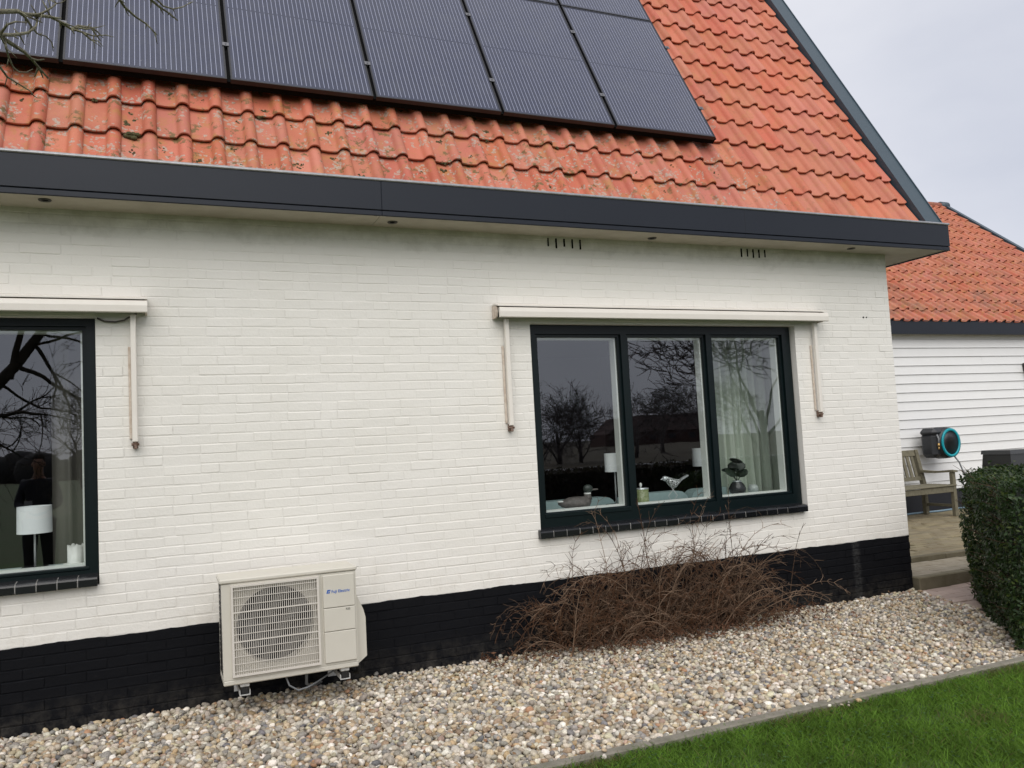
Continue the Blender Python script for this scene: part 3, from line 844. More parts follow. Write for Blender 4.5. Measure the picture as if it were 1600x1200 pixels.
awning('folded cream awning over the three light window', 2.272, 5.382, (2.365, 5.298))
awning('folded cream awning over the large window with the reflected man', -3.15, -.058, (-3.0, -.140))
tag(MB().tube([(-.34, -.012, 2.408), (-.30, -.014, 2.388), (-.24, -.016, 2.384), (-.19, -.018, 2.395), (-.15, -.03, 2.42), (-.12, -.05, 2.432)], .006, 8).build('cable', CABLE),
    'thin grey cable from the window corner to the awning end', 'cable')

# ------------------------------------------------------------------ heat pump outdoor unit
AX0, AX1, AY0, AY1, AZ0, AZ1 = .308, 1.092, -.460, -.170, .200, .800
ac = empty('air_conditioner', 'beige outdoor air conditioning unit hung on the black plinth', 'air conditioner', ((AX0 + AX1) / 2, -.3, .13))
acl = -Vector(ac.location)
def AB(m, name, mt, parent=None):
    o = m.build(name, mt, parent or ac)
    if parent is None: o.location = acl
    return o
FCX, FCZ, FR = .612, .512, .224
m = MB()
m.cbox(AX0, AX1, AY0 + .006, AY1, AZ0, AZ0 + .03, .006)
m.box(AX0 + .002, AX1 - .002, AY1 - .006, AY1, AZ0 + .03, AZ1 - .02)             # back
m.box(AX1 - .012, AX1, AY0 + .008, AY1 - .0065, AZ0 + .031, AZ1 - .021)
m.box(AX0, AX0 + .008, AY0 + .0375, AY0 + .06, AZ0 + .031, AZ1 - .021)
m.box(AX0, AX0 + .010, AY1 - .04, AY1 - .0065, AZ0 + .031, AZ1 - .021)
# front sheet with the round fan opening
seg = 64; ring = [(FCX + FR * math.cos(2 * PI * k / seg), FCZ + FR * math.sin(2 * PI * k / seg)) for k in range(seg)]
def sq(k):
    a = 2 * PI * k / seg; c, s_ = math.cos(a), math.sin(a); hx0, hx1, hz0, hz1 = AX0 - FCX, .880 - FCX, AZ0 + .031 - FCZ, AZ1 - .021 - FCZ
    t = min((hx1 / c if c > 1e-6 else hx0 / c if c < -1e-6 else 9), (hz1 / s_ if s_ > 1e-6 else hz0 / s_ if s_ < -1e-6 else 9)); return (FCX + c * t, FCZ + s_ * t)
outer = [sq(k) for k in range(seg)]
vs = [(x, AY0 + .036, z) for x, z in ring] + [(x, AY0 + .036, z) for x, z in outer] + [(FCX + (x - FCX) * .97, AY0 + .10, FCZ + (z - FCZ) * .97) for x, z in ring]
m.add(vs, [(k, (k + 1) % seg, seg + (k + 1) % seg, seg + k) for k in range(seg)] + [(2 * seg + k, 2 * seg + (k + 1) % seg, (k + 1) % seg, k) for k in range(seg)], False)
for cx_, cz_ in ((AX0, AZ0 + .031), (AX0, AZ1 - .021), (.880, AZ0 + .031), (.880, AZ1 - .021)):
    ks = min(range(seg), key=lambda k: (outer[k][0] - cx_) ** 2 + (outer[k][1] - cz_) ** 2)
    for kk in (ks - 1, ks):
        m.add([(cx_, AY0 + .036, cz_), (outer[kk % seg][0], AY0 + .036, outer[kk % seg][1]), (outer[(kk + 1) % seg][0], AY0 + .036, outer[(kk + 1) % seg][1])], [(0, 1, 2)])
for e in rects_with_holes(AX0, .880, AZ0 + .031, AZ1 - .021, [(.364, .858, .254, .764)]): m.box(e[0], e[1], AY0 + .008, AY0 + .037, e[2], e[3])
m.box(.8805, AX1 - .0125, AY0 + .007, AY0 + .012, AZ0 + .031, AZ1 - .021)
body = AB(m, 'casing', ACB)
m = MB(); m.box(AX0 + .012, AX1 - .02, AY0 + .20, AY0 + .206, AZ0 + .03, AZ1 - .03); AB(m, 'heat_exchanger', FAN)
fan = MB()
fan.lathe([(.0, 0), (.045, .002), (.052, .03), (.052, .07)], 0, 0, 24)
for b in range(3):
    n = 9; vs = []
    for i in range(n):
        rr = .048 + (.205 - .048) * i / (n - 1)
        for j in range(7):
            a = b * 2 * PI / 3 + (j / 6 - .5) * (1.5 - .15 * i / n) + .35 * i / n
            vs.append((rr * math.cos(a), rr * math.sin(a), .012 + .055 * j / 6))
    fan.add(vs, [(i * 7 + j, (i + 1) * 7 + j, (i + 1) * 7 + j + 1, i * 7 + j + 1) for i in range(n - 1) for j in range(6)], True)
fo = AB(fan, 'fan', FANB); fo.location = acl + Vector((FCX, AY0 + .055, FCZ)); fo.rotation_euler = (-PI / 2, .4, 0)
m = MB(); m.cbox(AX0 - .012, AX1 + .008, AY0 - .002, AY1 + .006, AZ1 - .018, AZ1 + .008, .007); AB(m, 'lid', ACB)
g = MB(); gx0, gx1, gz0, gz1 = .358, .864, .248, .770; gy = AY0 - .010
nv = 41
for i in range(nv): 
    x = gx0 + .012 + (gx1 - gx0 - .024) * i / (nv - 1); g.box(x - .0018, x + .0018, gy, gy + .006, gz0 + .01, gz1 - .01)
for i in range(12):
    z = gz0 + .03 + (gz1 - gz0 - .06) * i / 11; hw = .0034 if i in (4, 8) else .0017; g.box(gx0 + .008, gx1 - .008, gy - .0035, gy - .0005, z - hw, z + hw)
for e in rects_with_holes(gx0, gx1, gz0, gz1, [(gx0 + .012, gx1 - .012, gz0 + .012, gz1 - .012)]): g.box(e[0], e[1], gy - .004, gy + .0175, e[2], e[3])
AB(g, 'grille', ACG)
m = MB(); m.cbox(.889, 1.080, AY0 - .006, AY0 + .0065, .247, .572, .004); m.cbox(.889, 1.080, AY0 - .006, AY0 + .0065, .5755, .700, .004)
m2 = MB(); m2.cbox(.889, 1.080, AY0 - .006, AY0 + .0065, .247, .4285, .003); m2.cbox(.889, 1.080, AY0 - .006, AY0 + .0065, .4325, .5695, .003); m2.cbox(.889, 1.080, AY0 - .006, AY0 + .0065, .5735, .768, .003)
fp = AB(m2, 'front_panel', ACB)
m = MB(); m.prism([(.0, .645), (.050, .53), (.062, .48), (.062, .245), (.0, .200)], 'y', -.405, -.195); vc = AB(m, 'valve_cover', ACB); vc.location = acl + Vector((AX1 + .001, 0, 0))
m = MB()
for i in range(15):
    z = AZ0 + .05 + .035 * i; m.prism([(AY0 + .07, z), (AY1 - .05, z), (AY1 - .05, z + .022), (AY0 + .07, z + .022)], 'x', AX0 - .001, AX0 + .004)
AB(m, 'side_vents', FAN)


def lettering(txt, size, x, y, z, mt, parent, loc0, name='lettering', bold=0.0):
    cu_ = bpy.data.curves.new('t', 'FONT'); cu_.body = txt; cu_.size = size; cu_.extrude = .0004; cu_.offset = bold; cu_.resolution_u = 3
    to = bpy.data.objects.new('t', cu_); C.objects.link(to)
    bpy.context.view_layer.update(); me = bpy.data.meshes.new_from_object(to.evaluated_get(bpy.context.evaluated_depsgraph_get()))
    bpy.data.objects.remove(to); me.materials.clear(); me.materials.append(mt)
    o = link(name, me, parent, loc0 + Vector((x, y, z))); o.rotation_euler = (PI / 2, 0, 0); return o


ly = AY0 - .0068
lettering('Fuji Electric', .024, .938, ly, .661, ACBLUE, ac, acl, bold=.0004)
lettering('R32', .017, 1.022, ly, .551, ACGREY, ac, acl, bold=.0005)
lg = MB()
lg.prism([(.908, .660), (.916, .660), (.922, .682), (.914, .682)], 'y', ly - .0004, ly + .0004)
lg.prism([(.916, .674), (.932, .674), (.934, .682), (.9225, .682)], 'y', ly - .0004, ly + .0004)
lg.prism([(.919, .660), (.927, .660), (.930, .671), (.922, .671)], 'y', ly - .0004, ly + .0004)
AB(lg, 'emblem', ACBLUE)
for bx in (.425, 1.010):
    m = MB(); y0 = -.435
    m.box(bx - .030, bx + .030, y0, -.008, .130, .134); m.box(bx - .030, bx - .026, y0, -.008, .134, .160); m.box(bx + .026, bx + .030, y0, -.008, .134, .160)
    m.box(bx - .030, bx + .030, -.0075, -.0055, .05, .24)
    b = AB(m, 'bracket', GALV)
    m = MB(); m.cbox(bx - .022, bx + .022, y0 + .005, y0 + .045, .1345, .178, .004); m.cbox(bx - .022, bx + .022, -.24, -.20, .1345, .178, .004); AB(m, 'damper', RUBBER)
    m = MB(); m.cbox(bx - .026, bx + .026, y0 + .0, y0 + .06, .1785, .199, .003); m.tube([(bx, y0 - .003, .1885), (bx, y0 + .004, .1885)], .006, 8); AB(m, 'foot', GALV)
m = MB(); m.tube([(AX1 + .03, -.30, .21), (AX1 + .035, -.26, .12), (AX1 + .04, -.15, .09), (AX1 + .045, -.03, .10), (AX1 + .045, .01, .10)], .014, 10); AB(m, 'refrigerant_pipe', RUBBER)
m = MB(); m.tube([(.66, -.40, .198), (.68, -.41, .14), (.73, -.415, .105), (.79, -.40, .11), (.86, -.36, .125), (.95, -.30, .15), (1.05, -.28, .198)], .005, 8); AB(m, 'hanging_cable', HOSE)
m = MB(); m.tube([(.80, -.30, .198), (.80, -.28, .10), (.84, -.20, .06), (.92, -.10, .05)], .009, 8); AB(m, 'drain_hose', HOSE)

# ------------------------------------------------------------------ solar panels
PU = [-1.530, -.527, .476, 1.478, 2.480, 3.483]; PWD = .979; PVB, PL = .775, 1.690
PORD = {-1: 'partly outside the picture', }
fr = MB()
hgt = .034; fw = .011
def pbox(m, u0, u1, v0, v1, n0, n1): m.box(u0, u1, v0, v1, n0, n1)
pbox(fr, 0, PWD, 0, fw, -hgt, 0); pbox(fr, 0, PWD, PL - fw, PL, -hgt, 0); pbox(fr, 0, fw, fw + .0005, PL - fw - .0005, -hgt, 0); pbox(fr, PWD - fw, PWD, fw + .0005, PL - fw - .0005, -hgt, 0)
frm = fr.mesh('frame', PANELF)
gl = MB().add([(fw, fw, -.0025), (PWD - fw, fw, -.0025), (PWD - fw, PL - fw, -.0025), (fw, PL - fw, -.0025)], [(0, 1, 2, 3)]); gl.box(fw, PWD - fw, fw, PL - fw, -.012, -.006)
glm = gl.mesh('cell_glass', PV)
names = ['leftmost solar panel of the lower row, behind the bare twigs', 'second solar panel from the left in the lower row, twig tips before it',
         'third solar panel from the left in the lower row', 'fourth solar panel from the left in the lower row',
         'fifth solar panel from the left, left of the end panel in the lower row', 'rightmost solar panel of the lower row, ending over bare tiles']
tops = {3: 'sliver of a solar panel at the top edge, third from right above', 4: 'upper row solar panel above the gap left of the end column', 5: 'upper row solar panel at the right end'}
def panel(i, v, label):
    t = empty('solar_panel', label, 'solar panel', rp(PU[i] + .012, v, .060), 'black solar panels on the tiled roof')
    t.rotation_euler = (A60, 0, 0)
    link('frame', frm, t); link('cell_glass', glm, t)
    MB().box(PWD + .0005, PWD + .0235, .002, PL - .002, -.032, -.022).build('gap_shade_strip', DARK, t)  # added black strip, gives the gap between panels its deep shade
    if v < 1: MB().box(.0, PWD + .0235, .010, .016, -.082, -.0345).build('edge_shade_strip', DARK, t)  # added black skirt, stands in for the shadow below the lower edge
    for vv in (.365, 1.255):
        m = MB(); u0, u1 = (PWD - .010, PWD + .034)
        m.cbox(u0, u1, vv, vv + .038, .001, .006, .001); m.cbox(PWD + .010, PWD + .014, vv, vv + .038, -.03, .001, .0005); m.tube([(PWD + .012, vv + .019, .006), (PWD + .012, vv + .019, .010)], .006, 8)
        m.build('clamp', CLAMP, t)
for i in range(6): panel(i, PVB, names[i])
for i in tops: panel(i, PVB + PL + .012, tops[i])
for k, (vv, lb) in enumerate(((PVB + .38, 'lower'), (PVB + 1.27, 'upper'))):
    m = MB(); slope_box(m, PU[0], PU[5] + PWD + .035, vv, vv + .038, -.008, .024)
    tag(m.build('mounting_rail', PANELF), lb + ' mounting rail running under the lower row of solar panels', 'rail')

# ------------------------------------------------------------------ garage behind
GY, GE = 3.60, 3.45; GX0, GX1 = 7.3, 16.3
garage = empty('garage', 'white boarded garage with red tiled gable roof behind the house corner', 'garage', (11.5, 3.6, .15))
gl0 = -Vector(garage.location)
A40 = math.radians(40); VG = Vector((0, math.cos(A40), math.sin(A40))); NG = Vector((0, -math.sin(A40), math.cos(A40))); GO = Vector((0, GE, 3.07))
def gp(u, v, n): return GO + Vector((u, 0, 0)) + VG * v + NG * n
def GB(m, name, mt): return m.build(name, mt, garage, gl0)
GRID = 7.38
m = MB(); m.box(GX0, GX1, GY + .012, GY + .15, .452, 2.93); m.box(GX0, GX0 + .15, GY + .151, 11.2, .452, 2.93); m.box(GX1 - .15, GX1, GY + .151, 11.2, .452, 2.93); m.box(GX0 + .151, GX1 - .151, 11.05, 11.2, .452, 2.93)
m.prism([(GY + .15, 2.9305), (11.05, 2.9305), (GRID, 6.0)], 'x', GX1 - .12, GX1); m.prism([(GY + .15, 2.9305), (11.05, 2.9305), (GRID, 6.0)], 'x', GX0, GX0 + .12)
gw = GB(m, 'wall', BOARD)
GB(MB().box(GX0 - .005, GX1 + .005, GY + .002, GY + .15, .05, .4515), 'plinth', GPL)
bw = .1375
for i in range(17):
    z0 = .452 + i * bw; z1 = z0 + bw
    segs = ((GX0, 12.20), (12.203, GX1)) if i == 14 else ((GX0, GX1),)
    for a, b in segs:
        m = MB().prism([(GY - .020, z0), (GY + .010, z0), (GY + .010, z1 - .004), (GY - .004, z1 - .004), (GY - .016, z0 + .02)], 'x', a, b)
        o = GB(m, 'board', BOARD)
o = GB(MB().box(GX0, GX1, GY - .006, GY + .0115, 2.791, 2.905), 'board', BOARD)
f = MB(); f.cbox(GX0 - .2, GX1 + .16, GE, GE + .02, 2.845, 3.052, .003); GB(f, 'fascia_board', FASCIA)
GB(MB().cbox(GX0 - .2, GX1 + .16, GE - .006, GE + .022, 3.0525, 3.066, .003), 'gutter_lip', FASCIA)
GB(MB().box(GX0 - .2, GX1 + .15, GE + .0205, GY + .1, 2.906, 2.92), 'soffit', SOFFIT)
m = MB(); slope_box(m, GX0 - .2, 16.43, .02, 5.12, -.16, -.075, gp)
m.add([(GX0 - .2, GRID - .02, 6.30), (16.43, GRID - .02, 6.30), (16.43, 11.4, 2.95), (GX0 - .2, 11.4, 2.95)], [(0, 1, 2, 3)])
groof = GB(m, 'roof', TILE_G)
m = MB(); slope_box(m, 16.39, 16.50, .0, 5.08, -.12, .045, gp); GB(m, 'verge_board', VERGE)
m = MB(); m.tube([(GX0 - .2, GRID - .01, 6.34), (16.30, GRID - .01, 6.34)], .085, 12); GB(m, 'ridge_tiles', TILE_G)
m = MB(); m.tube([(16.30, GRID - .02, 6.345), (16.52, GRID - .02, 6.345)], .10, 12); GB(m, 'ridge_cap', VERGE)
GG = .33; gmb = [tile_mb(20 + s, GG) for s in range(4)]; gme = [b.mesh('roof_tile', TILE_G) for b in gmb]
TMG = Matrix((Vector((1, 0, 0)), VG, NG)).transposed()
cand = []
for row in range(16):
    for k in range(int((16.39 - GX0) / TP) + 1):
        u = 16.30 - TP * k; v = -.02 + GG * row
        if v > 5.0: continue
        x, y, w = pix(gp(u - .05, v + .1, -.03))
        vis_ = x < 1640 and y > 280 and x > 1384 + max(0, (y - 415)) * .09 and not (x < 1486 and y < 390 and x < 1462 + 0) and not (x < 1484 and y < 400 - (x - 1384) * .2)
        cand.append((w if vis_ else 999, row, k, u, v))
cand.sort(); rest = MB(); cnt = 0
for w, row, k, u, v in cand:
    loc = gp(u + random.gauss(0, .003), v + random.gauss(0, .004), -.03 + random.gauss(0, .002)); q = random.randrange(4)
    if w < 900 and cnt < 300:
        o = link('roof_tile', gme[q], groof); o.matrix_local = Matrix.Translation(loc) @ (TMG @ Euler((random.gauss(0, .006), random.gauss(0, .01), random.gauss(0, .006))).to_matrix()).to_4x4(); cnt += 1
    else: rest.add([loc + TMG @ Vector(p) for p in gmb[q].v], gmb[q].f, True)
tag(rest.build('roof_tiles', TILE_G, groof), kind='stuff')

# wall lamp at the picture's edge
wl = empty('wall_lamp', 'small black wall lamp on the white boards at the right edge', 'wall lamp', (13.185, GY - .02, 2.32))
MB().cbox(-.04, .04, -.02, .004, -.07, .07, .006).build('base', BIN, wl)
MB().lathe([(.05, -.10), (.055, .0), (.03, .08)], 0, -.09, 16).build('lamp_shade', BIN, wl)

# ------------------------------------------------------------------ patio, step, path
def paving(name, x0, x1, y0, y1, zt, px, py, mt, base_m, zbase, bond=True, limit=0, vfilter=None):
    p = MB().box(x0, x1, y0, y1, zbase, zt - .012).build(name, base_m); p['kind'] = 'structure'
    mes = []
    for s in range(4):
        r_ = random.Random(s); b = MB().cbox(.0015, px - .0015, .0015, py - .0015, -.05, 0, .004); mes.append((b, b.mesh('paver', mt)))
    rest = MB(); cnt = 0; row = 0; y = y0; L = []
    while y + py <= y1 + .001:
        x = x0 - (px / 2 if (row % 2 and bond) else 0)
        while x < x1 - .001:
            a, b = max(x, x0), min(x + px, x1)
            if b - a > .03: L.append((a, b, y))
            x += px
        y += py; row += 1
    L.sort(key=lambda t: pix(((t[0] + t[1]) / 2, t[2], zt))[2])
    for a, b, y in L:
        q = pix(((a + b) / 2, y + py / 2, zt)); dz = random.gauss(0, .0022); k = random.randrange(4)
        rx, ry = random.gauss(0, .01), random.gauss(0, .006)
        if cnt < limit and 1395 < q[0] < 1620 and q[1] < 960:
            o = link('paver', mes[k][1], p, (a, y, zt + dz)); o.scale.x = (b - a) / px; o.rotation_euler = (rx, ry, 0); cnt += 1
        else: rest.add([(a + vx * (b - a) / px, y + vy, zt + dz + vz + rx * vy - ry * vx) for vx, vy, vz in mes[k][0].v], mes[k][0].f)
    if rest.v: tag(rest.build('pavers', mt, p), kind='stuff')
    return p


patio = paving('patio', 6.30, 13.5, .66, 3.60, .150, .21, .105, PAVE, SOIL, -.1, limit=290)
tread = paving('step_tread', 6.30, 12.5, .04, .58, .098, .42, .18, PAVE2, SOIL, -.1, limit=60)
path = paving('path', 5.90, 12.5, -.87, -.06, -.004, .30, .135, PINK, SOIL, -.1, limit=60)
step = empty('step', 'low concrete edging step between pink path and paved tread', 'step', (8, 0, 0))
for i in range(7): MB().cbox(6.285 + i * .92, 6.285 + i * .92 + .914, -.058, .038, -.05, .104 + random.gauss(0, .002), .010).build('edging_stone', STEPC, step, (-8, 0, 0))
step2 = empty('step', 'upper concrete edging step in front of the olive patio', 'step', (8, .6, .1))
for i in range(7): MB().cbox(6.285 + i * .92 + (.2 if i else 0), 6.285 + i * .92 + 1.116, .582, .658, -.02, .152 + random.gauss(0, .0015), .008).build('edging_stone', STEPC, step2, (-8, -.6, -.1))

# odds and ends along the garage foot: pale blue hose and pebbles
tag(MB().tube([(9.6, 3.36, .165), (10.2, 3.40, .168), (10.7, 3.36, .168), (11.2, 3.42, .168), (12, 3.40, .168)], .014, 8).build('garden_hose', mat('pale_blue_hose', (.22, .33, .42), .5)),
    'pale blue hose lying at the foot of the garage plinth', 'hose')

# ------------------------------------------------------------------ bench
bench = empty('garden_bench', 'weathered grey teak garden bench against the white boards', 'bench', (9.6, 3.05, .152))
BX0, BX1 = -.75, .77
def BB(m, name): return m.build(name, TEAK, bench)
for sx in (BX0, BX1):
    x0, x1 = (sx, sx + .06) if sx < 0 else (sx - .06, sx)
    BB(MB().cbox(x0, x1, -.27, -.21, 0, .62, .006), 'leg')
    BB(MB().prism([(.22, 0), (.28, 0), (.285, .43), (.40, .93), (.335, .95), (.225, .44)], 'x', x0, x1), 'leg')
    BB(MB().prism([(-.30, .622), (-.30, .648), (-.22, .655), (.02, .635), (.28, .648), (.29, .612), (.02, .607), (-.2, .622)], 'x', x0 - .01, x1 + .01), 'armrest')
    BB(MB().cbox(x0 + .012, x1 - .012, -.209, .219, .36, .43, .004), 'side_rail')
    BB(MB().cbox(x0 + .014, x1 - .014, -.209, .219, .13, .17, .004), 'stretcher')
BB(MB().cbox(BX0 + .0605, BX1 - .0605, -.265, -.235, .345, .425, .004), 'front_rail')
for i in range(6): BB(MB().cbox(BX0 + .002, BX1 - .002, -.285 + i * .083, -.285 + i * .083 + .068, .431, .449, .004), 'slat')
def back_bar(z0, z1): 
    f_ = lambda z: .285 + (z - .43) * .22 if z > .43 else .285
    return MB().prism([(f_(z0) - .045, z0), (f_(z0) - .012, z0), (f_(z1) - .012, z1), (f_(z1) - .045, z1)], 'x', BX0 + .0605, BX1 - .0605)
BB(back_bar(.86, .945), 'back_rail'); BB(back_bar(.50, .555), 'back_rail')
n = 15
for i in range(n):
    x = BX0 + .10 + (BX1 - BX0 - .2 - .05) * i / (n - 1)
    BB(MB().prism([(.285 + .125 * .22 - .038, .556), (.285 + .125 * .22 - .020, .556), (.285 + .43 * .22 - .020, .859), (.285 + .43 * .22 - .038, .859)], 'x', x, x + .05), 'back_slat')

# ------------------------------------------------------------------ hose reel
reel = empty('hose_reel', 'black wall mounted hose reel with a turquoise ring', 'hose reel', (10.775, 3.30, 1.18))
reel.rotation_euler = (0, 0, math.radians(3))
def disc(m, r0, r1, y0, y1, seg=40, mi=0):
    vs = []
    for (r_, y) in ((r0, y0), (r1, y0), (r1, y1), (r0, y1)): vs += [(r_ * math.cos(2 * PI * k / seg), y, r_ * 1.04 * math.sin(2 * PI * k / seg)) for k in range(seg)]
    fs = [(a * seg + k, a * seg + (k + 1) % seg, ((a + 1) % 4) * seg + (k + 1) % seg, ((a + 1) % 4) * seg + k) for a in range(4) for k in range(seg)]
    m.add(vs, fs, True, mi)
m = MB(); vsn = 40
prof = [(.0, -.15), (.185, -.15), (.215, -.13), (.225, -.05), (.23, .05), (.21, .13), (.0, .14)]
vs = [(r_ * math.cos(2 * PI * k / vsn), y, r_ * 1.04 * math.sin(2 * PI * k / vsn)) for r_, y in prof for k in range(vsn)]
m.add(vs, [(i * vsn + k, i * vsn + (k + 1) % vsn, (i + 1) * vsn + (k + 1) % vsn, (i + 1) * vsn + k) for i in range(len(prof) - 1) for k in range(vsn)], True)
m.build('drum', REELD, reel)
m = MB(); disc(m, .168, .205, -.168, -.148); m.build('ring', TEAL, reel)
m = MB(); disc(m, .0, .166, -.157, -.149); m.build('cover_disc', REELD, reel)
m = MB(); m.cbox(-.28, -.10, -.10, .16, -.215, .16, .055); m.cbox(-.29, -.03, -.12, .17, .10, .225, .055); m.cbox(.1, .235, -.09, .12, -.16, .20, .03); m.build('housing', REELD, reel)
m = MB(); m.cbox(-.06, .06, .16, .26, -.12, .16, .01); m.build('wall_bracket', REELD, reel)
m = MB(); m.tube([(-.24, -.115, .13), (-.235, -.135, .07), (-.25, -.14, .0)], .012, 8); m.build('hose_end', HOSE, reel)
m = MB(); m.tube([(-.25, -.14, .0), (-.252, -.14, -.05)], .016, 8); m.tube([(-.252, -.14, -.055), (-.254, -.14, -.09)], .011, 8); m.build('nozzle', BRASS, reel)
m = MB(); m.tube([(.12, -.1, -.2), (.17, -.14, -.30), (.2, -.16, -.42), (.24, -.2, -.55)], .011, 8); m.build('hanging_hose', HOSE, reel)

# black bin behind the hedge
bn = empty('garden_bin', 'black tapered garden bin showing above the clipped hedge', 'bin', (10.88, 2.30, .152))
def frust(m, x0, x1, y0, y1, z0, z1, t):
    m.add([(x0 - t, y0 - t, z0), (x1 + t, y0 - t, z0), (x1 + t, y1 + t, z0), (x0 - t, y1 + t, z0), (x0, y0, z1), (x1, y0, z1), (x1, y1, z1), (x0, y1, z1)],
          [(0, 3, 2, 1), (4, 5, 6, 7), (0, 1, 5, 4), (1, 2, 6, 5), (2, 3, 7, 6), (3, 0, 4, 7)])
m = MB(); frust(m, 0, .34, 0, .42, .06, .84, .07); m.build('body', BIN, bn)
m = MB(); frust(m, -.010, .350, -.010, .430, .842, .900, .008); m.build('lid', BIN2, bn)
for wx in (.02, .32): MB().tube([(wx - .02, .40, .07), (wx + .02, .40, .07)], .07, 16).build('wheel', RUBBER, bn)

# ------------------------------------------------------------------ hedge
def leaf_cloud(P, Nrm, size, col, spread=.9):
    n = len(P)
    d = Nrm + rng.normal(0, spread, (n, 3)); d /= np.linalg.norm(d, axis=1, keepdims=True)
    a = np.cross(d, rng.normal(0, 1, (n, 3))); a /= np.linalg.norm(a, axis=1, keepdims=True); b = np.cross(d, a)
    s = size * rng.uniform(.5, 1.55, (n, 1)); w = s * .52
    V = np.stack([P - a * s * .5, P + b * w * .5 - d * s * .06, P + a * s * .55, P - b * w * .5 - d * s * .06], 1)
    F = np.array([[0, 1, 2], [0, 2, 3]])[None] + (np.arange(n) * 4)[:, None, None]
    T = np.repeat((col * rng.uniform(.55, 1.5, (n, 1)))[:, None], 4, 1)
    return V.reshape(-1, 3), F.reshape(-1, 3), T.reshape(-1, 3)


HP = [(5.10, -1.86), (9.0, -1.86), (9.0, -.62), (6.27, -.60)]; HH = 1.045
hedge = empty('clipped_hedge', 'dense dark green clipped hedge at the corner of lawn and gravel', 'hedge', (6.5, -1.3, -.05))
hl = -Vector(hedge.location)
core = MB().prism([(5.30, -1.72), (8.9, -1.72), (8.9, -.72), (6.36, -.72)], 'z', .04, HH - .10); o = core.build('inner_branches', mat('hedge_core', (.010, .014, .007), .95), hedge, hl)
Pn, Nn = [], []
edges = list(zip(HP, HP[1:] + HP[:1]))
for (ax, ay), (bx, by) in edges:
    L = math.hypot(bx - ax, by - ay); nx, ny = (by - ay) / L, -(bx - ax) / L
    n = int(L * HH * 5200)
    if bx == 9.0 and ax == 9.0: n = n // 4
    t = rng.random(n); z = rng.random(n) * HH; dep = np.abs(rng.normal(0, .045, n)) - .015 + .02 * np.sin(t * L * 6 + z * 7)
    bulge = .03 * np.sin(z * 2.6)
    Pn.append(np.column_stack([ax + (bx - ax) * t - nx * (dep - bulge), ay + (by - ay) * t - ny * (dep - bulge), z])); Nn.append(np.tile((nx, ny, .35), (n, 1)))
n = 22000
q = np.column_stack([rng.uniform(5.1, 9, n), rng.uniform(-1.86, -.6, n)]); lim = 5.10 + (q[:, 1] + 1.86) / 1.26 * 1.17; q = q[q[:, 0] > lim]
Pn.append(np.column_stack([q, HH + rng.normal(0, .02, len(q)) + .02 * np.sin(q[:, 0] * 5)])); Nn.append(np.tile((0, 0, 1.), (len(q), 1)))
# sprigs that escaped the shears
for sx, sy, hgt_ in ((6.50, -.66, .10), (6.9, -.7, .07), (7.15, -.64, .13), (7.3, -.9, .06), (6.35, -.7, .05), (7.0, -.62, .05), (6.62, -.63, .05), (7.45, -.65, .06)):
    k = int(hgt_ * 220); z = rng.random(k)
    Pn.append(np.column_stack([sx + rng.normal(0, .016, k) + z * .03, sy + rng.normal(0, .016, k), HH + z * hgt_])); Nn.append(np.tile((0, 0, .6), (k, 1)))
Pn, Nn = np.concatenate(Pn), np.concatenate(Nn)
cmix = np.where(rng.random((len(Pn), 1)) < .16, np.array([[.070, .098, .022]]), np.array([[.030, .056, .017]]))
V, F, T = leaf_cloud(Pn, Nn, .030, cmix, .75)
link('foliage', np_mesh('foliage', V, F, LEAF, T), hedge, hl)['kind'] = 'stuff'
Rh = random.Random(3); m = MB()
for _ in range(260):
    t_ = Rh.random(); x = 5.16 + 1.13 * t_; y = -1.80 + 1.18 * t_
    if Rh.random() < .4: x, y = Rh.uniform(5.3, 8.5), -1.80
    b = Vector((x + .08, y - .02 * 0, Rh.uniform(.03, HH - .02))); e = b + Vector((-Rh.uniform(.08, .17), Rh.gauss(.03, .06), Rh.uniform(.02, .12)))
    m.tube([b, (b + e) / 2 + Vector((0, 0, -.008)), e], [.0035, .0026, .0012], 4, cap=False)
m.build('twigs', TWIG, hedge, hl)['kind'] = 'stuff'

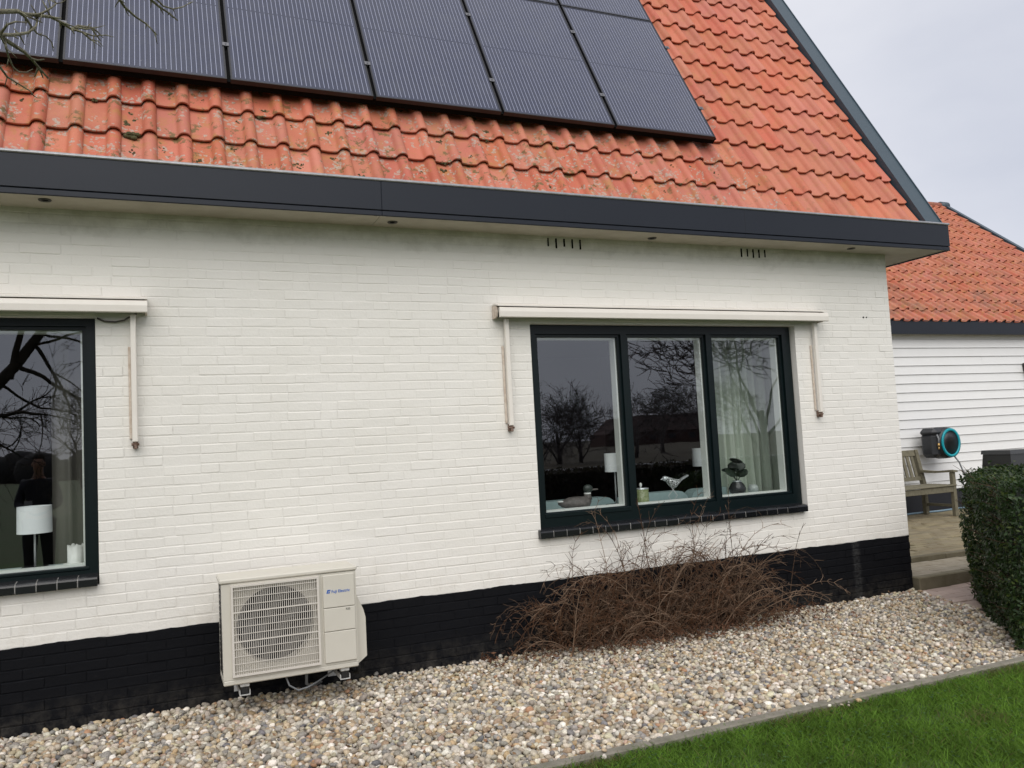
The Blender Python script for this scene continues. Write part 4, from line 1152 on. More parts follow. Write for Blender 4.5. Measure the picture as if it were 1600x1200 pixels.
# ------------------------------------------------------------------ bare shrub under the window
shrub = empty('bare_shrub', 'sprawling leafless brown shrub under the three light window', 'shrub', (3.6, -.3, 0))
sl = -Vector(shrub.location)
main, fine = MB(), MB()
R = random.Random(11)
for i in range(370):
    grp = R.random(); up_ = R.random() < .54
    if grp < .17: bx, fan_ = R.gauss(2.80, .17), R.uniform(-1.0, .7)
    elif grp < .62: bx, fan_ = R.gauss(3.40, .27), R.uniform(-1, 1)
    else: bx, fan_ = R.gauss(3.98, .22), R.uniform(-.9, 1.3)
    base = Vector((bx, -R.uniform(.03, .22 if up_ else .36), -.01))
    if up_: L, el, droop = R.uniform(.70, 1.22), R.uniform(1.1, 1.52), R.uniform(.20, .52)
    else: L, el, droop = R.uniform(.32, .85), R.uniform(.35, 1.2), R.uniform(.10, .30)
    if grp < .17: L *= .80
    ang = fan_ * .95 + R.gauss(0, .2)
    d = Vector((math.sin(ang) * math.cos(el * .6), -R.uniform(-.12, .45) * math.cos(el), math.sin(el))).normalized()
    pts = [base]; n = 14; p = base.copy()
    for k in range(n):
        d = (d + Vector((R.gauss(0, .028) + .06 * fan_, R.gauss(0, .03) - .006, -droop * (k / n) ** 1.5 * 1.6 + R.gauss(0, .018)))).normalized()
        p = p + d * L / n
        if p.y > -.02: p.y = -.02 - R.random() * .02; d.y = -abs(d.y) * .3
        if p.z < .0: p.z = .005 + R.random() * .02; d.z = abs(d.z) * .2
        pts.append(p.copy())
    r0 = R.uniform(.0020, .0046); tone = R.choice((0, 0, 0, 1, 1, 2))
    main.tube(pts, [r0 * (1 - .70 * k / n) for k in range(n + 1)], 5 if r0 > .0036 else 4, cap=False, mi=tone)
    side = Vector((R.gauss(0, 1), R.gauss(0, .5), R.gauss(0, .6))).normalized()
    for k in range(2, n):
        for s_ in (1, -1):
            if R.random() < (.80 if up_ else .55):
                q = pts[k]; dd = ((pts[k] - pts[k - 1]).normalized() * .9 + side * s_ * .75 + Vector((R.gauss(0, .3), R.gauss(0, .3), R.gauss(0, .3)))).normalized()
                l2 = R.uniform(.03, .15) * (1 - .45 * k / n); a = q + dd * l2 * .5; dd2 = (dd + Vector((R.gauss(0, .25), R.gauss(0, .2), R.gauss(-.12, .25)))).normalized(); b = a + dd2 * l2 * .5
                if b.y > -.008: b.y = -.01
                if a.y > -.008: a.y = -.01
                fine.tube([q, a, b], [.0022, .0017, .0010], 3, cap=False, mi=tone)
                if R.random() < .35:
                    e = a + (dd2 + Vector((R.gauss(0, .6), R.gauss(0, .5), R.gauss(0, .6)))).normalized() * l2 * .45
                    if e.y > -.008: e.y = -.01
                    fine.tube([a, e], [.0014, .0008], 3, cap=False, mi=R.choice((tone, 2)))
TW3 = [TWIG, mat('shrub_twig_red', (.095, .045, .022), .75, spec=.3), mat('shrub_twig_pale', (.19, .125, .082), .75, spec=.3)]
main.build('stems', TW3, shrub, sl)['kind'] = 'stuff'; fine.build('twigs', TW3, shrub, sl)['kind'] = 'stuff'
# dead leaves caught under it
n = 2600; px_ = np.clip(rng.normal(3.55, .72, n), 2.05, 5.0); py_ = -np.abs(rng.normal(.18, .16, n)) - .02; py_ = np.maximum(py_, -.62)
V, F, T = leaf_cloud(np.column_stack([px_, py_, .012 + rng.random(n) * .05]), np.tile((0, 0, 1.), (n, 1)), .026, np.array([[.11, .052, .028]]), .6)
n2 = 260; q2 = np.column_stack([rng.uniform(-1, 6, n2), rng.uniform(-1.9, -.02, n2), np.full(n2, .024)]); q2 = q2[in_bed(q2[:, 0], q2[:, 1])]
V2, F2, T2 = leaf_cloud(q2, np.tile((0, 0, 1.), (len(q2), 1)), .024, np.array([[.16, .095, .05]]), .4); F2 = F2 + len(V); V = np.concatenate([V, V2]); F = np.concatenate([F, F2]); T = np.concatenate([T, T2])
o = link('dead_leaves', np_mesh('dead_leaves', V, F, attr_mat('dead_leaf_tint', .9), T)); tag(o, 'reddish brown dead leaves caught on the pebbles under the bare shrub', None, None, 'stuff')

# ------------------------------------------------------------------ things behind the panes
def lamp(label, x, y, zb, zs0, zs1, rs, base=True):
    t = empty('table_lamp', label, 'table lamp', (x, y, zb), 'white table lamps in the windows')
    m = MB(); m.lathe([(rs * 1.0, zs0 - zb), (rs * .985, zs1 - zb)], 0, 0, 32, cap=False); m.lathe([(rs * .97, zs1 - zb - .001), (rs * .985, zs0 - zb + .001)], 0, 0, 32, cap=False); m.build('lamp_shade', SHADE, t)
    MB().tube([(0, 0, .012), (0, 0, zs1 - zb - .02)], .006, 10).build('stem', STEEL, t)
    MB().cbox(-.07, .07, -.06, .06, 0, .014, .003).build('base', STEEL if not base else VASEB, t)
    return t


SZ = .9575
lamp('white drum lamp in the large window in front of the reflected man', -.728, .335, .8955, 1.112, 1.278, .098)
lamp('white drum lamp beside the duck behind the left pane', 3.432, .35, SZ, 1.235, 1.385, .080)
lamp('white drum lamp behind the middle pane near the black and silver bird', 4.70, .90, .86, 1.203, 1.372, .088)
stand = empty('side_table', 'side table standing behind the middle pane under a lamp', 'table', (4.70, .90, .25))
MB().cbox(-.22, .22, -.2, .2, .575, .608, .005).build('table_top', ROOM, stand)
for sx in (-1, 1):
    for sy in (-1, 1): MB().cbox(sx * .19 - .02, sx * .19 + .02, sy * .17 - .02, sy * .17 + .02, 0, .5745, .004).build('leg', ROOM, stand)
# duck
dk = empty('duck_figurine', 'dark carved duck with a white neck ring on the inner sill', 'figurine', (3.02, .27, SZ))
dk.rotation_euler = (0, 0, math.radians(-8))
m = MB(); rings = [(-.150, .060, .006, .010), (-.12, .055, .030, .026), (-.06, .055, .060, .048), (.0, .052, .070, .054), (.06, .052, .062, .052), (.10, .058, .044, .046), (.125, .066, .012, .018)]
vs = []; sg = 16
for x, z, ry, rz in rings: vs += [(x, ry * math.cos(2 * PI * k / sg), z + rz * math.sin(2 * PI * k / sg)) for k in range(sg)]
m.add(vs, [(i * sg + k, i * sg + (k + 1) % sg, (i + 1) * sg + (k + 1) % sg, (i + 1) * sg + k) for i in range(len(rings) - 1) for k in range(sg)] + [tuple(range(sg))[::-1], tuple((len(rings) - 1) * sg + k for k in range(sg))], True)
m.build('body', DUCKG, dk)
MB().lathe([(.038, .075), (.030, .105), (.026, .118)], .098, 0, 16).build('neck', DUCKG, dk)
MB().lathe([(.0275, .1185), (.029, .124), (.0265, .131)], .098, 0, 16).build('neck_ring', WHITE, dk)
MB().ball((.104, 0, .162), (.040, .030, .034), 3).tube([(.098, 0, .1315), (.10, 0, .15)], .025, 12).build('head', DUCKH, dk)
MB().ball((.160, 0, .152), (.034, .017, .008), 2).build('bill', DUCKG, dk)
m = MB(); m.ball((-.13, 0, .074), (.03, .03, .008), 2); m.build('tail', WHITE, dk)
# filigree bird
bd = empty('bird_figurine', 'black and silver openwork bird standing on thin wire legs', 'figurine', (3.905, .24, SZ))
m = MB(); rings = [(-.088, .190, .004, .006), (-.078, .192, .012, .013), (-.062, .194, .022, .022), (-.045, .188, .026, .026), (-.030, .172, .030, .034), (.0, .154, .038, .042), (.03, .150, .034, .038), (.06, .158, .022, .024), (.09, .172, .010, .010)]
vs = []
for x, z, ry, rz in rings: vs += [(x, ry * math.cos(2 * PI * k / sg), z + rz * math.sin(2 * PI * k / sg)) for k in range(sg)]
m.add(vs, [(i * sg + k, i * sg + (k + 1) % sg, (i + 1) * sg + (k + 1) % sg, (i + 1) * sg + k) for i in range(len(rings) - 1) for k in range(sg)] + [tuple(range(sg))[::-1], tuple((len(rings) - 1) * sg + k for k in range(sg))], True)
def bird_build(t, geo, col):
    v = t.nodes.new('ShaderNodeTexVoronoi'); v.inputs['Scale'].default_value = 62; v.feature = 'DISTANCE_TO_EDGE'; c_ = t.nodes.new('ShaderNodeTexCoord'); t.links.new(c_.outputs['Object'], v.inputs['Vector'])
    return mixc(t, rng_(t, v.outputs['Distance'], .05, .12, 0, 1), (.78, .80, .80), (.010, .010, .011))
m.build('body', mat('bird_pattern', (.7, .7, .7), .4, build=bird_build), bd)
MB().ball((-.066, 0, .196), (.024, .023, .021), 2).build('head', SILVER, bd)
m = MB(); m.tube([(-.084, 0, .194), (-.108, 0, .189)], [.007, .001], 8); m.build('beak', SILVER, bd)
m = MB(); m.prism([(.082, .164), (.150, .196), (.168, .204), (.160, .214), (.135, .206), (.085, .184)], 'y', -.010, .010); m.build('tail', SILVER, bd)
m = MB()
for sy in (-.012, .012): m.tube([(.012 + sy * 2, sy, .118), (.004 - sy * 3, sy, .05), (-.004, sy, .004)], .0028, 6); m.tube([(-.028, sy, .003), (.02, sy, .003)], .0025, 6)
m.build('wire_legs', STEEL, bd)
# candle jar
cj = empty('candle_jar', 'green patterned glass jar with a silver knob on the inner sill', 'jar', (3.603, .24, SZ))
MB().lathe([(.060, 0), (.062, .01), (.062, .125)], 0, 0, 28).build('body', GREENG, cj)
MB().lathe([(.063, .1255), (.063, .134), (.0, .138)], 0, 0, 28, cap=False).build('lid', SILVER, cj)
m = MB(); m.ball((0, 0, .160), (.012, .012, .018), 2); m.tube([(0, 0, .134), (0, 0, .15)], .006, 8); m.build('knob', WHITE, cj)
# candle on a dish
cn = empty('candle', 'thick white candle with a ragged rim on a white dish', 'candle', (-.500, .27, .8955))
m = MB(); sg = 28; vs = [(.046 * math.cos(2 * PI * k / sg), .046 * math.sin(2 * PI * k / sg), .018) for k in range(sg)] + [(.046 * math.cos(2 * PI * k / sg), .046 * math.sin(2 * PI * k / sg), .125 + .008 * math.sin(k * .9) + .006 * math.sin(k * 2.3 + 1)) for k in range(sg)] + [(.036 * math.cos(2 * PI * k / sg), .036 * math.sin(2 * PI * k / sg), .100) for k in range(sg)]
m.add(vs, [(a * sg + k, a * sg + (k + 1) % sg, (a + 1) * sg + (k + 1) % sg, (a + 1) * sg + k) for a in range(2) for k in range(sg)] + [tuple(2 * sg + k for k in range(sg))], True); m.build('wax', WHITE, cn)
MB().lathe([(.045, 0), (.066, .006), (.070, .0175), (.0, .0176)], 0, 0, 28, cap=False).build('dish', WHITE, cn)
# vase with a leafy plant
vz = empty('potted_plant', 'dark glazed vase with big drooping leaves before the curtain', 'potted plant', (4.610, .29, SZ))
MB().lathe([(.040, 0), (.068, .03), (.074, .06), (.055, .10), (.036, .118), (.040, .128)], 0, 0, 28).build('vase', VASEB, vz)
m = MB(); m.lathe([(.0395, .119), (.041, .124), (.038, .127)], 0, 0, 24, cap=False); m.build('rim_band', SILVER, vz)
for (dx, dy, dz, s, rx, rz) in ((-.06, .0, .20, .085, .9, .4), (.03, .03, .25, .08, 1.2, -.7), (-.01, -.02, .30, .075, .6, 1.6), (.06, .0, .19, .07, 1.1, -1.4), (-.02, .05, .22, .08, .5, 2.4)):
    m = MB(); m.ball((dx, dy, dz), (s, s * .62, .006), 2, rot=None); rr = Euler((rx, 0, rz)).to_matrix()
    m.v = [tuple(rr @ (Vector(p) - Vector((dx, dy, dz))) + Vector((dx, dy, dz))) for p in m.v]; m.tube([(0, 0, .12), (dx * .4, dy * .4, dz * .75), (dx, dy, dz)], .004, 6); m.build('leaf', LEAFD, vz)
m = MB(); m.lathe([(.02, 0), (.045, .03), (.046, .06), (.03, .085)], 0, 0, 24); o = m.build('glass_bowl', mat('frosted_glass', (.42, .46, .44), .3, noise=(90, .9, (.2, .22, .21)))); o.location = (4.755, .26, SZ)
tag(o, 'small frosted glass bowl beside the dark vase', 'bowl')
# curtain
cu2 = MB(); n = 150; x0, x1 = 4.66, 5.92; vs = []
for i in range(n):
    x = x0 + (x1 - x0) * i / (n - 1); w = .045 * math.sin(i * .55) + .018 * math.sin(i * 1.27 + 1)
    for z in (.30, .9, 1.6, 2.62): vs.append((x + .01 * math.sin(z * 3 + i), .62 + w * (1 + .15 * math.sin(z * 2)), z))
cu2.add(vs, [(i * 4 + j, (i + 1) * 4 + j, (i + 1) * 4 + j + 1, i * 4 + j + 1) for i in range(n - 1) for j in range(3)], True)
tag(cu2.build('curtain', CURT), 'grey green curtain hanging in folds behind the right pane', 'curtain', 'curtains behind the windows')
cu3 = MB(); vs = []; n = 60
for i in range(n):
    x = -.66 + .80 * i / (n - 1); w = .035 * math.sin(i * .6) + .012 * math.sin(i * 1.4)
    for z in (.30, 1.2, 2.62): vs.append((x, .62 + w, z))
cu3.add(vs, [(i * 3 + j, (i + 1) * 3 + j, (i + 1) * 3 + j + 1, i * 3 + j + 1) for i in range(n - 1) for j in range(2)], True)
tag(cu3.build('curtain', mat('brown_grey_curtain', (.15, .14, .12), .9)), 'brown grey curtain at the right side of the large window', 'curtain', 'curtains behind the windows')
# two pale teal armchairs whose backs rise above the sill
for nm, xa, xb, lab in (('a', 2.80, 3.56, 'pale teal armchair back behind the duck'), ('b', 3.62, 4.30, 'pale teal armchair with a rounded back behind the bird'), ('c', 4.33, 4.86, 'pale teal armchair back cut off by the right mullion')):
    t = empty('armchair', lab, 'armchair', ((xa + xb) / 2, .80, .25), 'pale teal armchairs behind the window'); w = (xb - xa) / 2
    r_ = .10; top_ = .765
    pts = [(-w, .12), (w, .12), (w, top_ - r_)] + [(w - r_ + r_ * math.cos(a), top_ - r_ + r_ * math.sin(a)) for a in (PI / 8, PI / 4, 3 * PI / 8, PI / 2)] + [(-w + r_ - r_ * math.sin(a), top_ - r_ + r_ * math.cos(a)) for a in (0, PI / 8, PI / 4, 3 * PI / 8, PI / 2)]
    MB().prism(pts, 'y', -.22, -.08).build('backrest', SOFA, t); MB().cbox(-w + .02, w - .02, -.079, .42, .12, .42, .03).build('seat', SOFA, t)
    for sx in (-1, 1):
        for sy in (-.15, .35): MB().cbox(sx * (w - .06) - .02, sx * (w - .06) + .02, sy - .02, sy + .02, 0, .119, .003).build('leg', ROOM, t)

# ------------------------------------------------------------------ trees
def branch(mb, R, p, d, L, r, depth, sides, leafr, droop=.0, wander=.16, split=3, minr=.004, keep_clear=False):
    n = max(3, int(5 + depth)); pts = [p.copy()]; rad = [r]; q = p.copy(); ds = []
    for k in range(n):
        d = (d + Vector((R.gauss(0, wander), R.gauss(0, wander), R.gauss(0, wander) - droop * (k / n)))).normalized(); q = q + d * L / n
        pts.append(q.copy()); rad.append(r * (1 - .55 * (k + 1) / n)); ds.append(d.copy())
        if keep_clear and q.y < -.5 and in_view(q, 90): return
    mb.tube(pts, rad, max(3, sides), cap=False)
    if depth <= 0: return
    for k in range(split + 1):
        t = R.uniform(.35, 1.0) if k < split else 1.0
        i = min(n - 1, int(t * n)); dd = (ds[i] + Vector((R.gauss(0, .62), R.gauss(0, .62), R.gauss(.08, .5)))).normalized()
        branch(mb, R, pts[i + 1], dd, L * R.uniform(.52, .8), max(minr, rad[i + 1] * R.uniform(.5, .78)), depth - 1, sides - 1, leafr, droop, wander, split, minr, keep_clear)


# the old garden tree whose twigs hang into the picture and fill the left pane's reflection
R = random.Random(5)
tree = empty('garden_tree', 'old bare garden tree whose lichened twigs hang before the solar panels', 'tree', (-3.0, -4.2, -.06)); tl = -Vector(tree.location)
m = MB(); m.tube([(-3.0, -4.2, -.1), (-2.98, -4.22, .4), (-2.9, -4.3, .95), (-2.75, -4.38, 1.35)], [.26, .20, .17, .16], 12); m.build('trunk', BARK, tree, tl)
m = MB()
m.tube([(-2.78, -4.36, 1.25), (-2.35, -4.5, 1.75), (-1.85, -4.6, 2.15), (-1.45, -4.65, 2.65), (-1.12, -4.6, 3.12), (-.95, -4.45, 3.22), (-.85, -4.2, 3.1)], [.10, .085, .07, .058, .046, .034, .022], 9)
m.tube([(-2.80, -4.36, 1.25), (-3.0, -4.1, 2.0), (-2.8, -3.7, 2.8), (-2.2, -3.4, 3.3), (-1.4, -3.2, 3.35), (-.8, -3.1, 3.05), (-.42, -3.02, 2.80)], [.12, .10, .08, .06, .045, .022, .006], 9)
m.tube([(-2.2, -3.4, 3.3), (-1.5, -3.0, 3.55), (-.8, -2.9, 3.45), (-.11, -2.82, 3.01)], [.04, .028, .016, .005], 7)
m.tube([(-2.78, -4.36, 1.25), (-2.6, -4.9, 2.2), (-2.3, -5.3, 3.0), (-2.2, -5.4, 4.0)], [.12, .10, .07, .05], 9)
m.tube([(-1.85, -4.6, 2.15), (-1.80, -4.5, 2.9), (-1.75, -4.3, 3.6)], [.05, .04, .026], 7)
for (px0, dv, L, r_, dp) in (((-1.12, -4.6, 3.12), (.6, .1, .3), .8, .035, 3), ((-1.45, -4.65, 2.65), (.9, .1, .05), .8, .03, 3), ((-1.12, -4.6, 3.12), (.9, -.2, -.2), .8, .03, 3), ((-.85, -4.2, 3.1), (.5, .2, -.5), .6, .022, 3),
                             ((-1.85, -4.6, 2.15), (.7, .2, -.15), .8, .03, 3), ((-1.75, -4.3, 3.6), (.5, 0, .6), 1.1, .03, 3), ((-2.2, -5.4, 4.0), (.2, 0, 1), 1.2, .04, 3), ((-1.5, -4.6, 2.5), (.2, .0, 1), 1.2, .04, 3),
                             ((-2.2, -3.4, 3.3), (-.2, .2, 1), 1.2, .04, 3), ((-1.85, -4.6, 2.15), (.2, .1, -.9), .6, .018, 2), ((-1.3, -4.62, 2.9), (.7, 0, -.6), .8, .025, 3), ((-2.35, -4.5, 1.75), (.9, .1, .1), .9, .03, 3),
                             ((-1.0, -4.5, 3.2), (.8, .1, .1), .9, .022, 4), ((-1.3, -4.63, 2.85), (.8, .05, .25), .9, .018, 4), ((-1.6, -4.63, 2.45), (.9, .1, -.35), .9, .018, 4), ((-1.2, -4.6, 3.0), (.7, .1, -.5), .9, .016, 4), ((-2.0, -4.6, 2.0), (.8, -.1, -.2), .7, .02, 3)):
    branch(m, R, Vector(px0), Vector(dv).normalized(), L, r_, dp, 6, 0, droop=.10, wander=.18, minr=.0035, keep_clear=True)
m.build('crown', BARK, tree, tl)
TW = [[(-0.402, -3.0, 2.794), (-0.395, -2.97, 2.812), (-0.354, -2.94, 2.835), (-0.34, -2.91, 2.843), (-0.316, -2.88, 2.861), (-0.281, -2.85, 2.876), (-0.258, -2.82, 2.88), (-0.231, -2.79, 2.876), (-0.213, -2.76, 2.904), (-0.178, -2.73, 2.919)],
      [(-0.231, -2.79, 2.876), (-0.199, -2.78, 2.875), (-0.17, -2.77, 2.872), (-0.135, -2.76, 2.885)],
      [(-0.353, -2.95, 2.83), (-0.337, -2.92, 2.828), (-0.327, -2.89, 2.819), (-0.315, -2.86, 2.813), (-0.296, -2.83, 2.823), (-0.284, -2.8, 2.821)],
      [(-0.394, -3.05, 2.702), (-0.388, -3.02, 2.72), (-0.363, -2.99, 2.738), (-0.349, -2.96, 2.757), (-0.329, -2.93, 2.78), (-0.314, -2.9, 2.816), (-0.311, -2.87, 2.858)],
      [(-0.42, -3.05, 2.78), (-0.388, -3.02, 2.72), (-0.381, -2.99, 2.722), (-0.361, -2.96, 2.721), (-0.341, -2.93, 2.72), (-0.327, -2.9, 2.715), (-0.312, -2.87, 2.705), (-0.29, -2.84, 2.687)],
      [(-0.381, -2.99, 2.722), (-0.373, -3.02, 2.684), (-0.371, -2.99, 2.67), (-0.365, -2.96, 2.657), (-0.354, -2.93, 2.657)],
      [(-0.316, -2.88, 2.861), (-0.295, -2.92, 2.849), (-0.276, -2.89, 2.883), (-0.263, -2.86, 2.916), (-0.289, -2.83, 2.943)],
      [(-0.107, -2.8, 3.009), (-0.091, -2.77, 3.004), (-0.078, -2.74, 2.998), (-0.047, -2.71, 2.986), (-0.014, -2.68, 2.981), (0.011, -2.65, 2.971)],
      [(-0.11, -2.82, 3.01), (-0.019, -2.75, 3.052), (0.002, -2.72, 3.047), (0.028, -2.69, 3.042), (0.058, -2.66, 3.041), (0.085, -2.63, 3.035)],
      [(-0.019, -2.75, 3.052), (0.021, -2.72, 3.05), (0.039, -2.69, 3.048), (0.07, -2.66, 3.058), (0.102, -2.63, 3.086), (0.131, -2.6, 3.124)],
      [(-0.199, -2.78, 2.875), (-0.176, -2.77, 2.858), (-0.157, -2.76, 2.862)],
      [(-0.388, -3.02, 2.72), (-0.363, -3.07, 2.728), (-0.347, -3.04, 2.754), (-0.324, -3.01, 2.771)],
      [(-0.231, -2.79, 2.876), (-0.212, -2.78, 2.888), (-0.189, -2.77, 2.891), (-0.165, -2.77, 2.900)],
      [(-0.41, -3.12, 2.64), (-0.376, -3.1, 2.592), (-0.364, -3.07, 2.58), (-0.345, -3.04, 2.578), (-0.317, -3.01, 2.571)]]
m = MB()
for i, t in enumerate(TW):
    P = [Vector(p) for p in t]
    n = len(P); r0 = {0: .0050, 4: .0052, 3: .0040, 7: .0035, 8: .0040}.get(i, .0026)
    m.tube(P, [r0 * 1.55 * (1 - .6 * k / max(1, n - 1)) for k in range(n)], 6)
    for k in range(1, n):
        for _ in range(2):
            if R.random() < .55:
                d = (P[k] - P[k - 1]).normalized(); e = P[k] + (d * .7 + Vector((R.gauss(0, .5), R.gauss(0, .5), R.gauss(-.1, .5)))).normalized() * R.uniform(.012, .05); m.tube([P[k], (P[k] + e) / 2 + Vector((0, 0, R.gauss(0, .003))), e], [r0 * .75, r0 * .55, r0 * .3], 5)
m.build('hanging_twigs', LICHB, tree, tl)

# bare trees across the field: seen only mirrored in the panes
def far_tree(x, y, h, seed, label, depth=4, slim=1.0, low=.12):
    R = random.Random(seed); t = empty('bare_tree', label, 'tree', (x, y, -.1), 'bare trees across the field')
    m = MB(); m.tube([(0, 0, 0), (R.gauss(0, .1), R.gauss(0, .1), h * .16), (R.gauss(0, .15), R.gauss(0, .15), h * .3)], [h * .030 * slim, h * .024 * slim, h * .020 * slim], 8); m.build('trunk', FARW, t)
    c = MB(); 
    for k in range(5): branch(c, R, Vector((0, 0, h * (low + .035 * k))), Vector((math.cos(k * 1.3 + seed), math.sin(k * 1.3 + seed), 1.5)).normalized(), h * .34, h * .013 * slim, depth, 5, 0, 0, .13, 3, h * .0021)
    c.build('crown', FARW, t); return t


far_tree(17.0, -14.5, 7.4, 4, 'tall many stemmed bare tree mirrored in the right pane', 4, .55, .1)
far_tree(23.5, -45, 6.6, 6, 'bushy bare tree mirrored at the left edge of the left pane', 4, .8, .0)
far_tree(25.3, -45.5, 7.4, 16, 'tallest bushy bare tree mirrored in the left pane', 4, .8, .0)
far_tree(27.2, -46, 6.2, 7, 'low bushy bare tree mirrored in the middle of the left pane', 4, .8, .0)
far_tree(33.0, -48, 5.6, 8, 'bare tree mirrored beside the left mullion', 4)
far_tree(42, -58, 7, 9, 'bare tree mirrored left of the barn', 4)
far_tree(47, -58, 8, 10, 'broad bare tree mirrored above the barn', 4)
far_tree(52, -60, 7, 11, 'bare tree mirrored right of the barn', 4)
far_tree(-5, -60, 8, 12, 'bare tree mirrored in the large left window', 4)

# red-brown barn far across the fields
barn = empty('barn', 'low red brown barn mirrored in the middle pane', 'barn', (98, -140, -.1)); barn.rotation_euler = (0, 0, .5)
MB().box(-8, 8, -4, 4, 0, 2.6).build('wall', BARNB, barn)
MB().prism([(-4.4, 2.601), (4.4, 2.601), (0, 6.0)], 'x', -8.3, 8.3).build('roof', BARNR, barn)
for x in (-4, 0, 4): MB().box(x - .6, x + .6, 4.0, 4.05, .9, 2.0).build('window', GPL, barn)
barn2 = empty('farmhouse', 'small dark farmhouse mirrored beside the barn', 'house', (82, -135, -.1))
MB().box(-4, 4, -3, 3, 0, 2.4).build('wall', BARNB, barn2); MB().prism([(-3.3, 2.401), (3.3, 2.401), (0, 5.4)], 'y', -3.2, 3.2).build('roof', BARNR, barn2)
MB().add([(16, -36, -.085), (120, -44, -.085), (120, -41, -.085), (16, -33.5, -.085)], [(0, 1, 2, 3)]).build('road', mat('wet_asphalt', (.20, .20, .21), .35))['kind'] = 'structure'
# dark wood edge far left
wd = MB(); R = random.Random(77)
for i in range(46):
    x = -70 + i * 2.6; hgt_ = R.uniform(2.6, 4.6) ; wd.ball((x, -110 + R.gauss(0, 4), hgt_ * .3), (2.6, 2, hgt_ * .6), 2)
MB().add([(-160, -100, -.09), (6, -100, -.09), (1.2, -10.1, -.09), (-60, -10.1, -.09)], [(0, 1, 2, 3)]).build('field', mat('meadow', (.045, .078, .020), .95, noise=(.3, .9, (.06, .075, .025))))['kind'] = 'structure'
tag(wd.build('far_woodland', mat('far_wood', (.035, .034, .034), 1)), 'far dark woodland edge mirrored in the large window', None, None, 'stuff')

# low dark hedge on the far side of the lawn: its mirror image fills the lower panes
h2 = empty('garden_hedge', 'low brown winter hedge across the lawn, mirrored in the panes', 'hedge', (6, -11.2, -.06)); hl2 = -Vector(h2.location)
MB().box(1.6, 26, -11.7, -10.7, -.06, .78).build('inner_branches', mat('hedge_core_brown', (.012, .010, .007), .95), h2, hl2)
n = 24000; q = np.column_stack([rng.uniform(1.5, 26, n), -10.66 + rng.normal(0, .05, n), rng.uniform(-.05, .86, n)]); k = n // 3
q[:k, 2] = .80 + rng.normal(0, .04, k); q[:k, 1] = rng.uniform(-11.7, -10.66, k)
V, F, T = leaf_cloud(q, np.tile((0, 1., .3), (n, 1)), .07, np.where(rng.random((n, 1)) < .4, np.array([[.030, .030, .012]]), np.array([[.032, .022, .013]])), .9)
link('foliage', np_mesh('foliage', V, F, LEAF, T), h2, hl2)['kind'] = 'stuff'

# ------------------------------------------------------------------ the man on the lawn, seen mirrored in the large window
def skin_mesh(name, joints, edges, root, m, parent, loc, sub=2):
    """joints: name -> (xyz, rx, ry)"""
    keys = list(joints); me = bpy.data.meshes.new(name)
    me.from_pydata([joints[k][0] for k in keys], [(keys.index(a), keys.index(b)) for a, b in edges], [])
    o = bpy.data.objects.new(name, me); C.objects.link(o)
    sk = o.modifiers.new('s', 'SKIN'); sk.use_smooth_shade = True
    for i, k in enumerate(keys):
        v = me.skin_vertices[0].data[i]; v.radius = (joints[k][1], joints[k][2]); v.use_root = (k == root); v.use_loose = False
    su = o.modifiers.new('d', 'SUBSURF'); su.levels = sub; su.render_levels = sub
    bpy.context.view_layer.update()
    me2 = bpy.data.meshes.new_from_object(o.evaluated_get(bpy.context.evaluated_depsgraph_get())); bpy.data.objects.remove(o)
    me2.materials.clear(); me2.materials.append(m)
    for p in me2.polygons: p.use_smooth = True
    return link(name, me2, parent, loc)


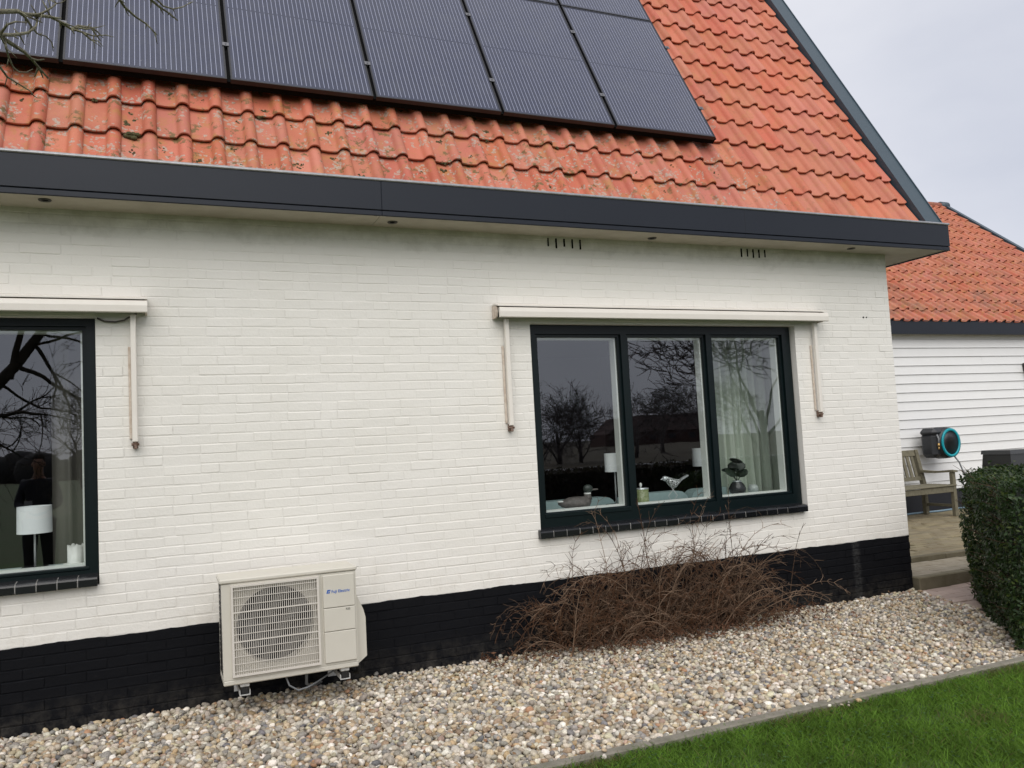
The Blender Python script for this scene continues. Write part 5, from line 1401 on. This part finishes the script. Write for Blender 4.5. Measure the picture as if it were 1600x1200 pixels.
man = empty('person', 'man in a dark jacket mirrored in the large left window, hands clasped', 'person', (-1.42, -6.2, -.05))
man.rotation_euler = (0, 0, math.radians(0))         # local: +Y faces the house
J = {'pel': ((0, 0, .92), .13, .10), 'wst': ((0, .0, 1.08), .125, .095), 'chs': ((0, -.01, 1.28), .155, .105), 'nkb': ((0, -.01, 1.425), .082, .068), 'nk': ((0, .01, 1.50), .055, .055),
     'jaw': ((0, .035, 1.555), .062, .070), 'fac': ((0, .03, 1.62), .072, .088), 'crn': ((0, .02, 1.69), .066, .078)}
E = [('pel', 'wst'), ('wst', 'chs'), ('chs', 'nkb'), ('nkb', 'nk'), ('nk', 'jaw'), ('jaw', 'fac'), ('fac', 'crn')]
for s_, n_ in ((-1, 'l'), (1, 'r')):
    J.update({'sh' + n_: ((s_ * .160, -.01, 1.365), .058, .058), 'el' + n_: ((s_ * .225, .03, 1.11), .042, .042), 'wr' + n_: ((s_ * .10, .235, 1.06), .029, .026), 'pa' + n_: ((s_ * .045, .265, 1.055), .034, .020),
              'hp' + n_: ((s_ * .095, 0, .86), .098, .098), 'kn' + n_: ((s_ * .105, .02, .48), .062, .062), 'an' + n_: ((s_ * .11, -.01, .09), .042, .045), 'to' + n_: ((s_ * .125, .15, .035), .042, .030)})
    E += [('chs', 'sh' + n_), ('sh' + n_, 'el' + n_), ('el' + n_, 'wr' + n_), ('wr' + n_, 'pa' + n_), ('pel', 'hp' + n_), ('hp' + n_, 'kn' + n_), ('kn' + n_, 'an' + n_), ('an' + n_, 'to' + n_)]
    for f_ in range(4):                                     # fingers fold over the other hand
        a = Vector((s_ * .030, .275, 1.075 - f_ * .016)); J['f%s%d' % (n_, f_)] = (tuple(a), .0095, .009)
        J['g%s%d' % (n_, f_)] = ((-s_ * .008, .292 - .004 * (f_ == 3), 1.070 - f_ * .016), .0088, .0085); J['h%s%d' % (n_, f_)] = ((-s_ * (.030 - .006 * (f_ == 3)), .280, 1.062 - f_ * .016), .0078, .0075)
        E += [('pa' + n_, 'f%s%d' % (n_, f_)), ('f%s%d' % (n_, f_), 'g%s%d' % (n_, f_)), ('g%s%d' % (n_, f_), 'h%s%d' % (n_, f_))]
    J['t' + n_] = ((s_ * .045, .262, 1.092), .0105, .010); J['u' + n_] = ((s_ * .020, .275, 1.108), .0085, .008); E += [('pa' + n_, 't' + n_), ('t' + n_, 'u' + n_)]
body_ = skin_mesh('body', J, E, 'pel', SKIN, man, None)
hd = MB()
hd.ball((0, .125, 1.605), (.014, .022, .022), 2); hd.ball((-.070, .015, 1.605), (.010, .018, .028), 2); hd.ball((.070, .015, 1.605), (.010, .018, .028), 2)
hd.build('nose_and_ears', SKIN, man)
ey = MB(); ey.ball((-.030, .112, 1.628), (.010, .006, .005), 2); ey.ball((.030, .112, 1.628), (.010, .006, .005), 2); ey.build('eyes', BLK, man)
MB().ball((0, .112, 1.558), (.024, .008, .006), 2).build('mouth', mat('lip', (.28, .10, .08), .6), man)
hr = MB(); hr.ball((0, -.004, 1.690), (.076, .094, .062), 3); hr.ball((0, -.030, 1.64), (.076, .070, .080), 3); hr.build('hair', HAIR, man)
JJ = {k: (J[k][0], J[k][1] + .016, J[k][2] + .020) for k in ('pel', 'wst', 'chs', 'nkb', 'shl', 'shr', 'ell', 'elr')}
for n_, s_ in (('l', -1), ('r', 1)): JJ['wr' + n_] = ((s_ * .115, .215, 1.064), .044, .042)
skin_mesh('jacket', JJ, [('pel', 'wst'), ('wst', 'chs'), ('chs', 'nkb'), ('chs', 'shl'), ('chs', 'shr'), ('shl', 'ell'), ('shr', 'elr'), ('ell', 'wrl'), ('elr', 'wrr')], 'pel', JACK, man, None)
JT_ = {k: (J[k][0], J[k][1] + .014, J[k][2] + .016) for k in ('pel', 'hpl', 'hpr', 'knl', 'knr', 'anl', 'anr')}
skin_mesh('trousers', JT_, [('pel', 'hpl'), ('pel', 'hpr'), ('hpl', 'knl'), ('knl', 'anl'), ('hpr', 'knr'), ('knr', 'anr')], 'pel', TROU, man, None)
for s_ in (-1, 1): MB().ball((s_ * .125, .07, .045), (.055, .15, .05), 2).build('shoe', RUBBER, man)
cd_ = MB().cbox(-.045, .045, .0, .004, -.06, .06, .001).build('held_card', BADGE); cd_.location = (-1.50, -5.91, 1.06); cd_.rotation_euler = (.2, 0, 0)
tag(cd_, 'pale card held by the mirrored man in the dark jacket', 'card')
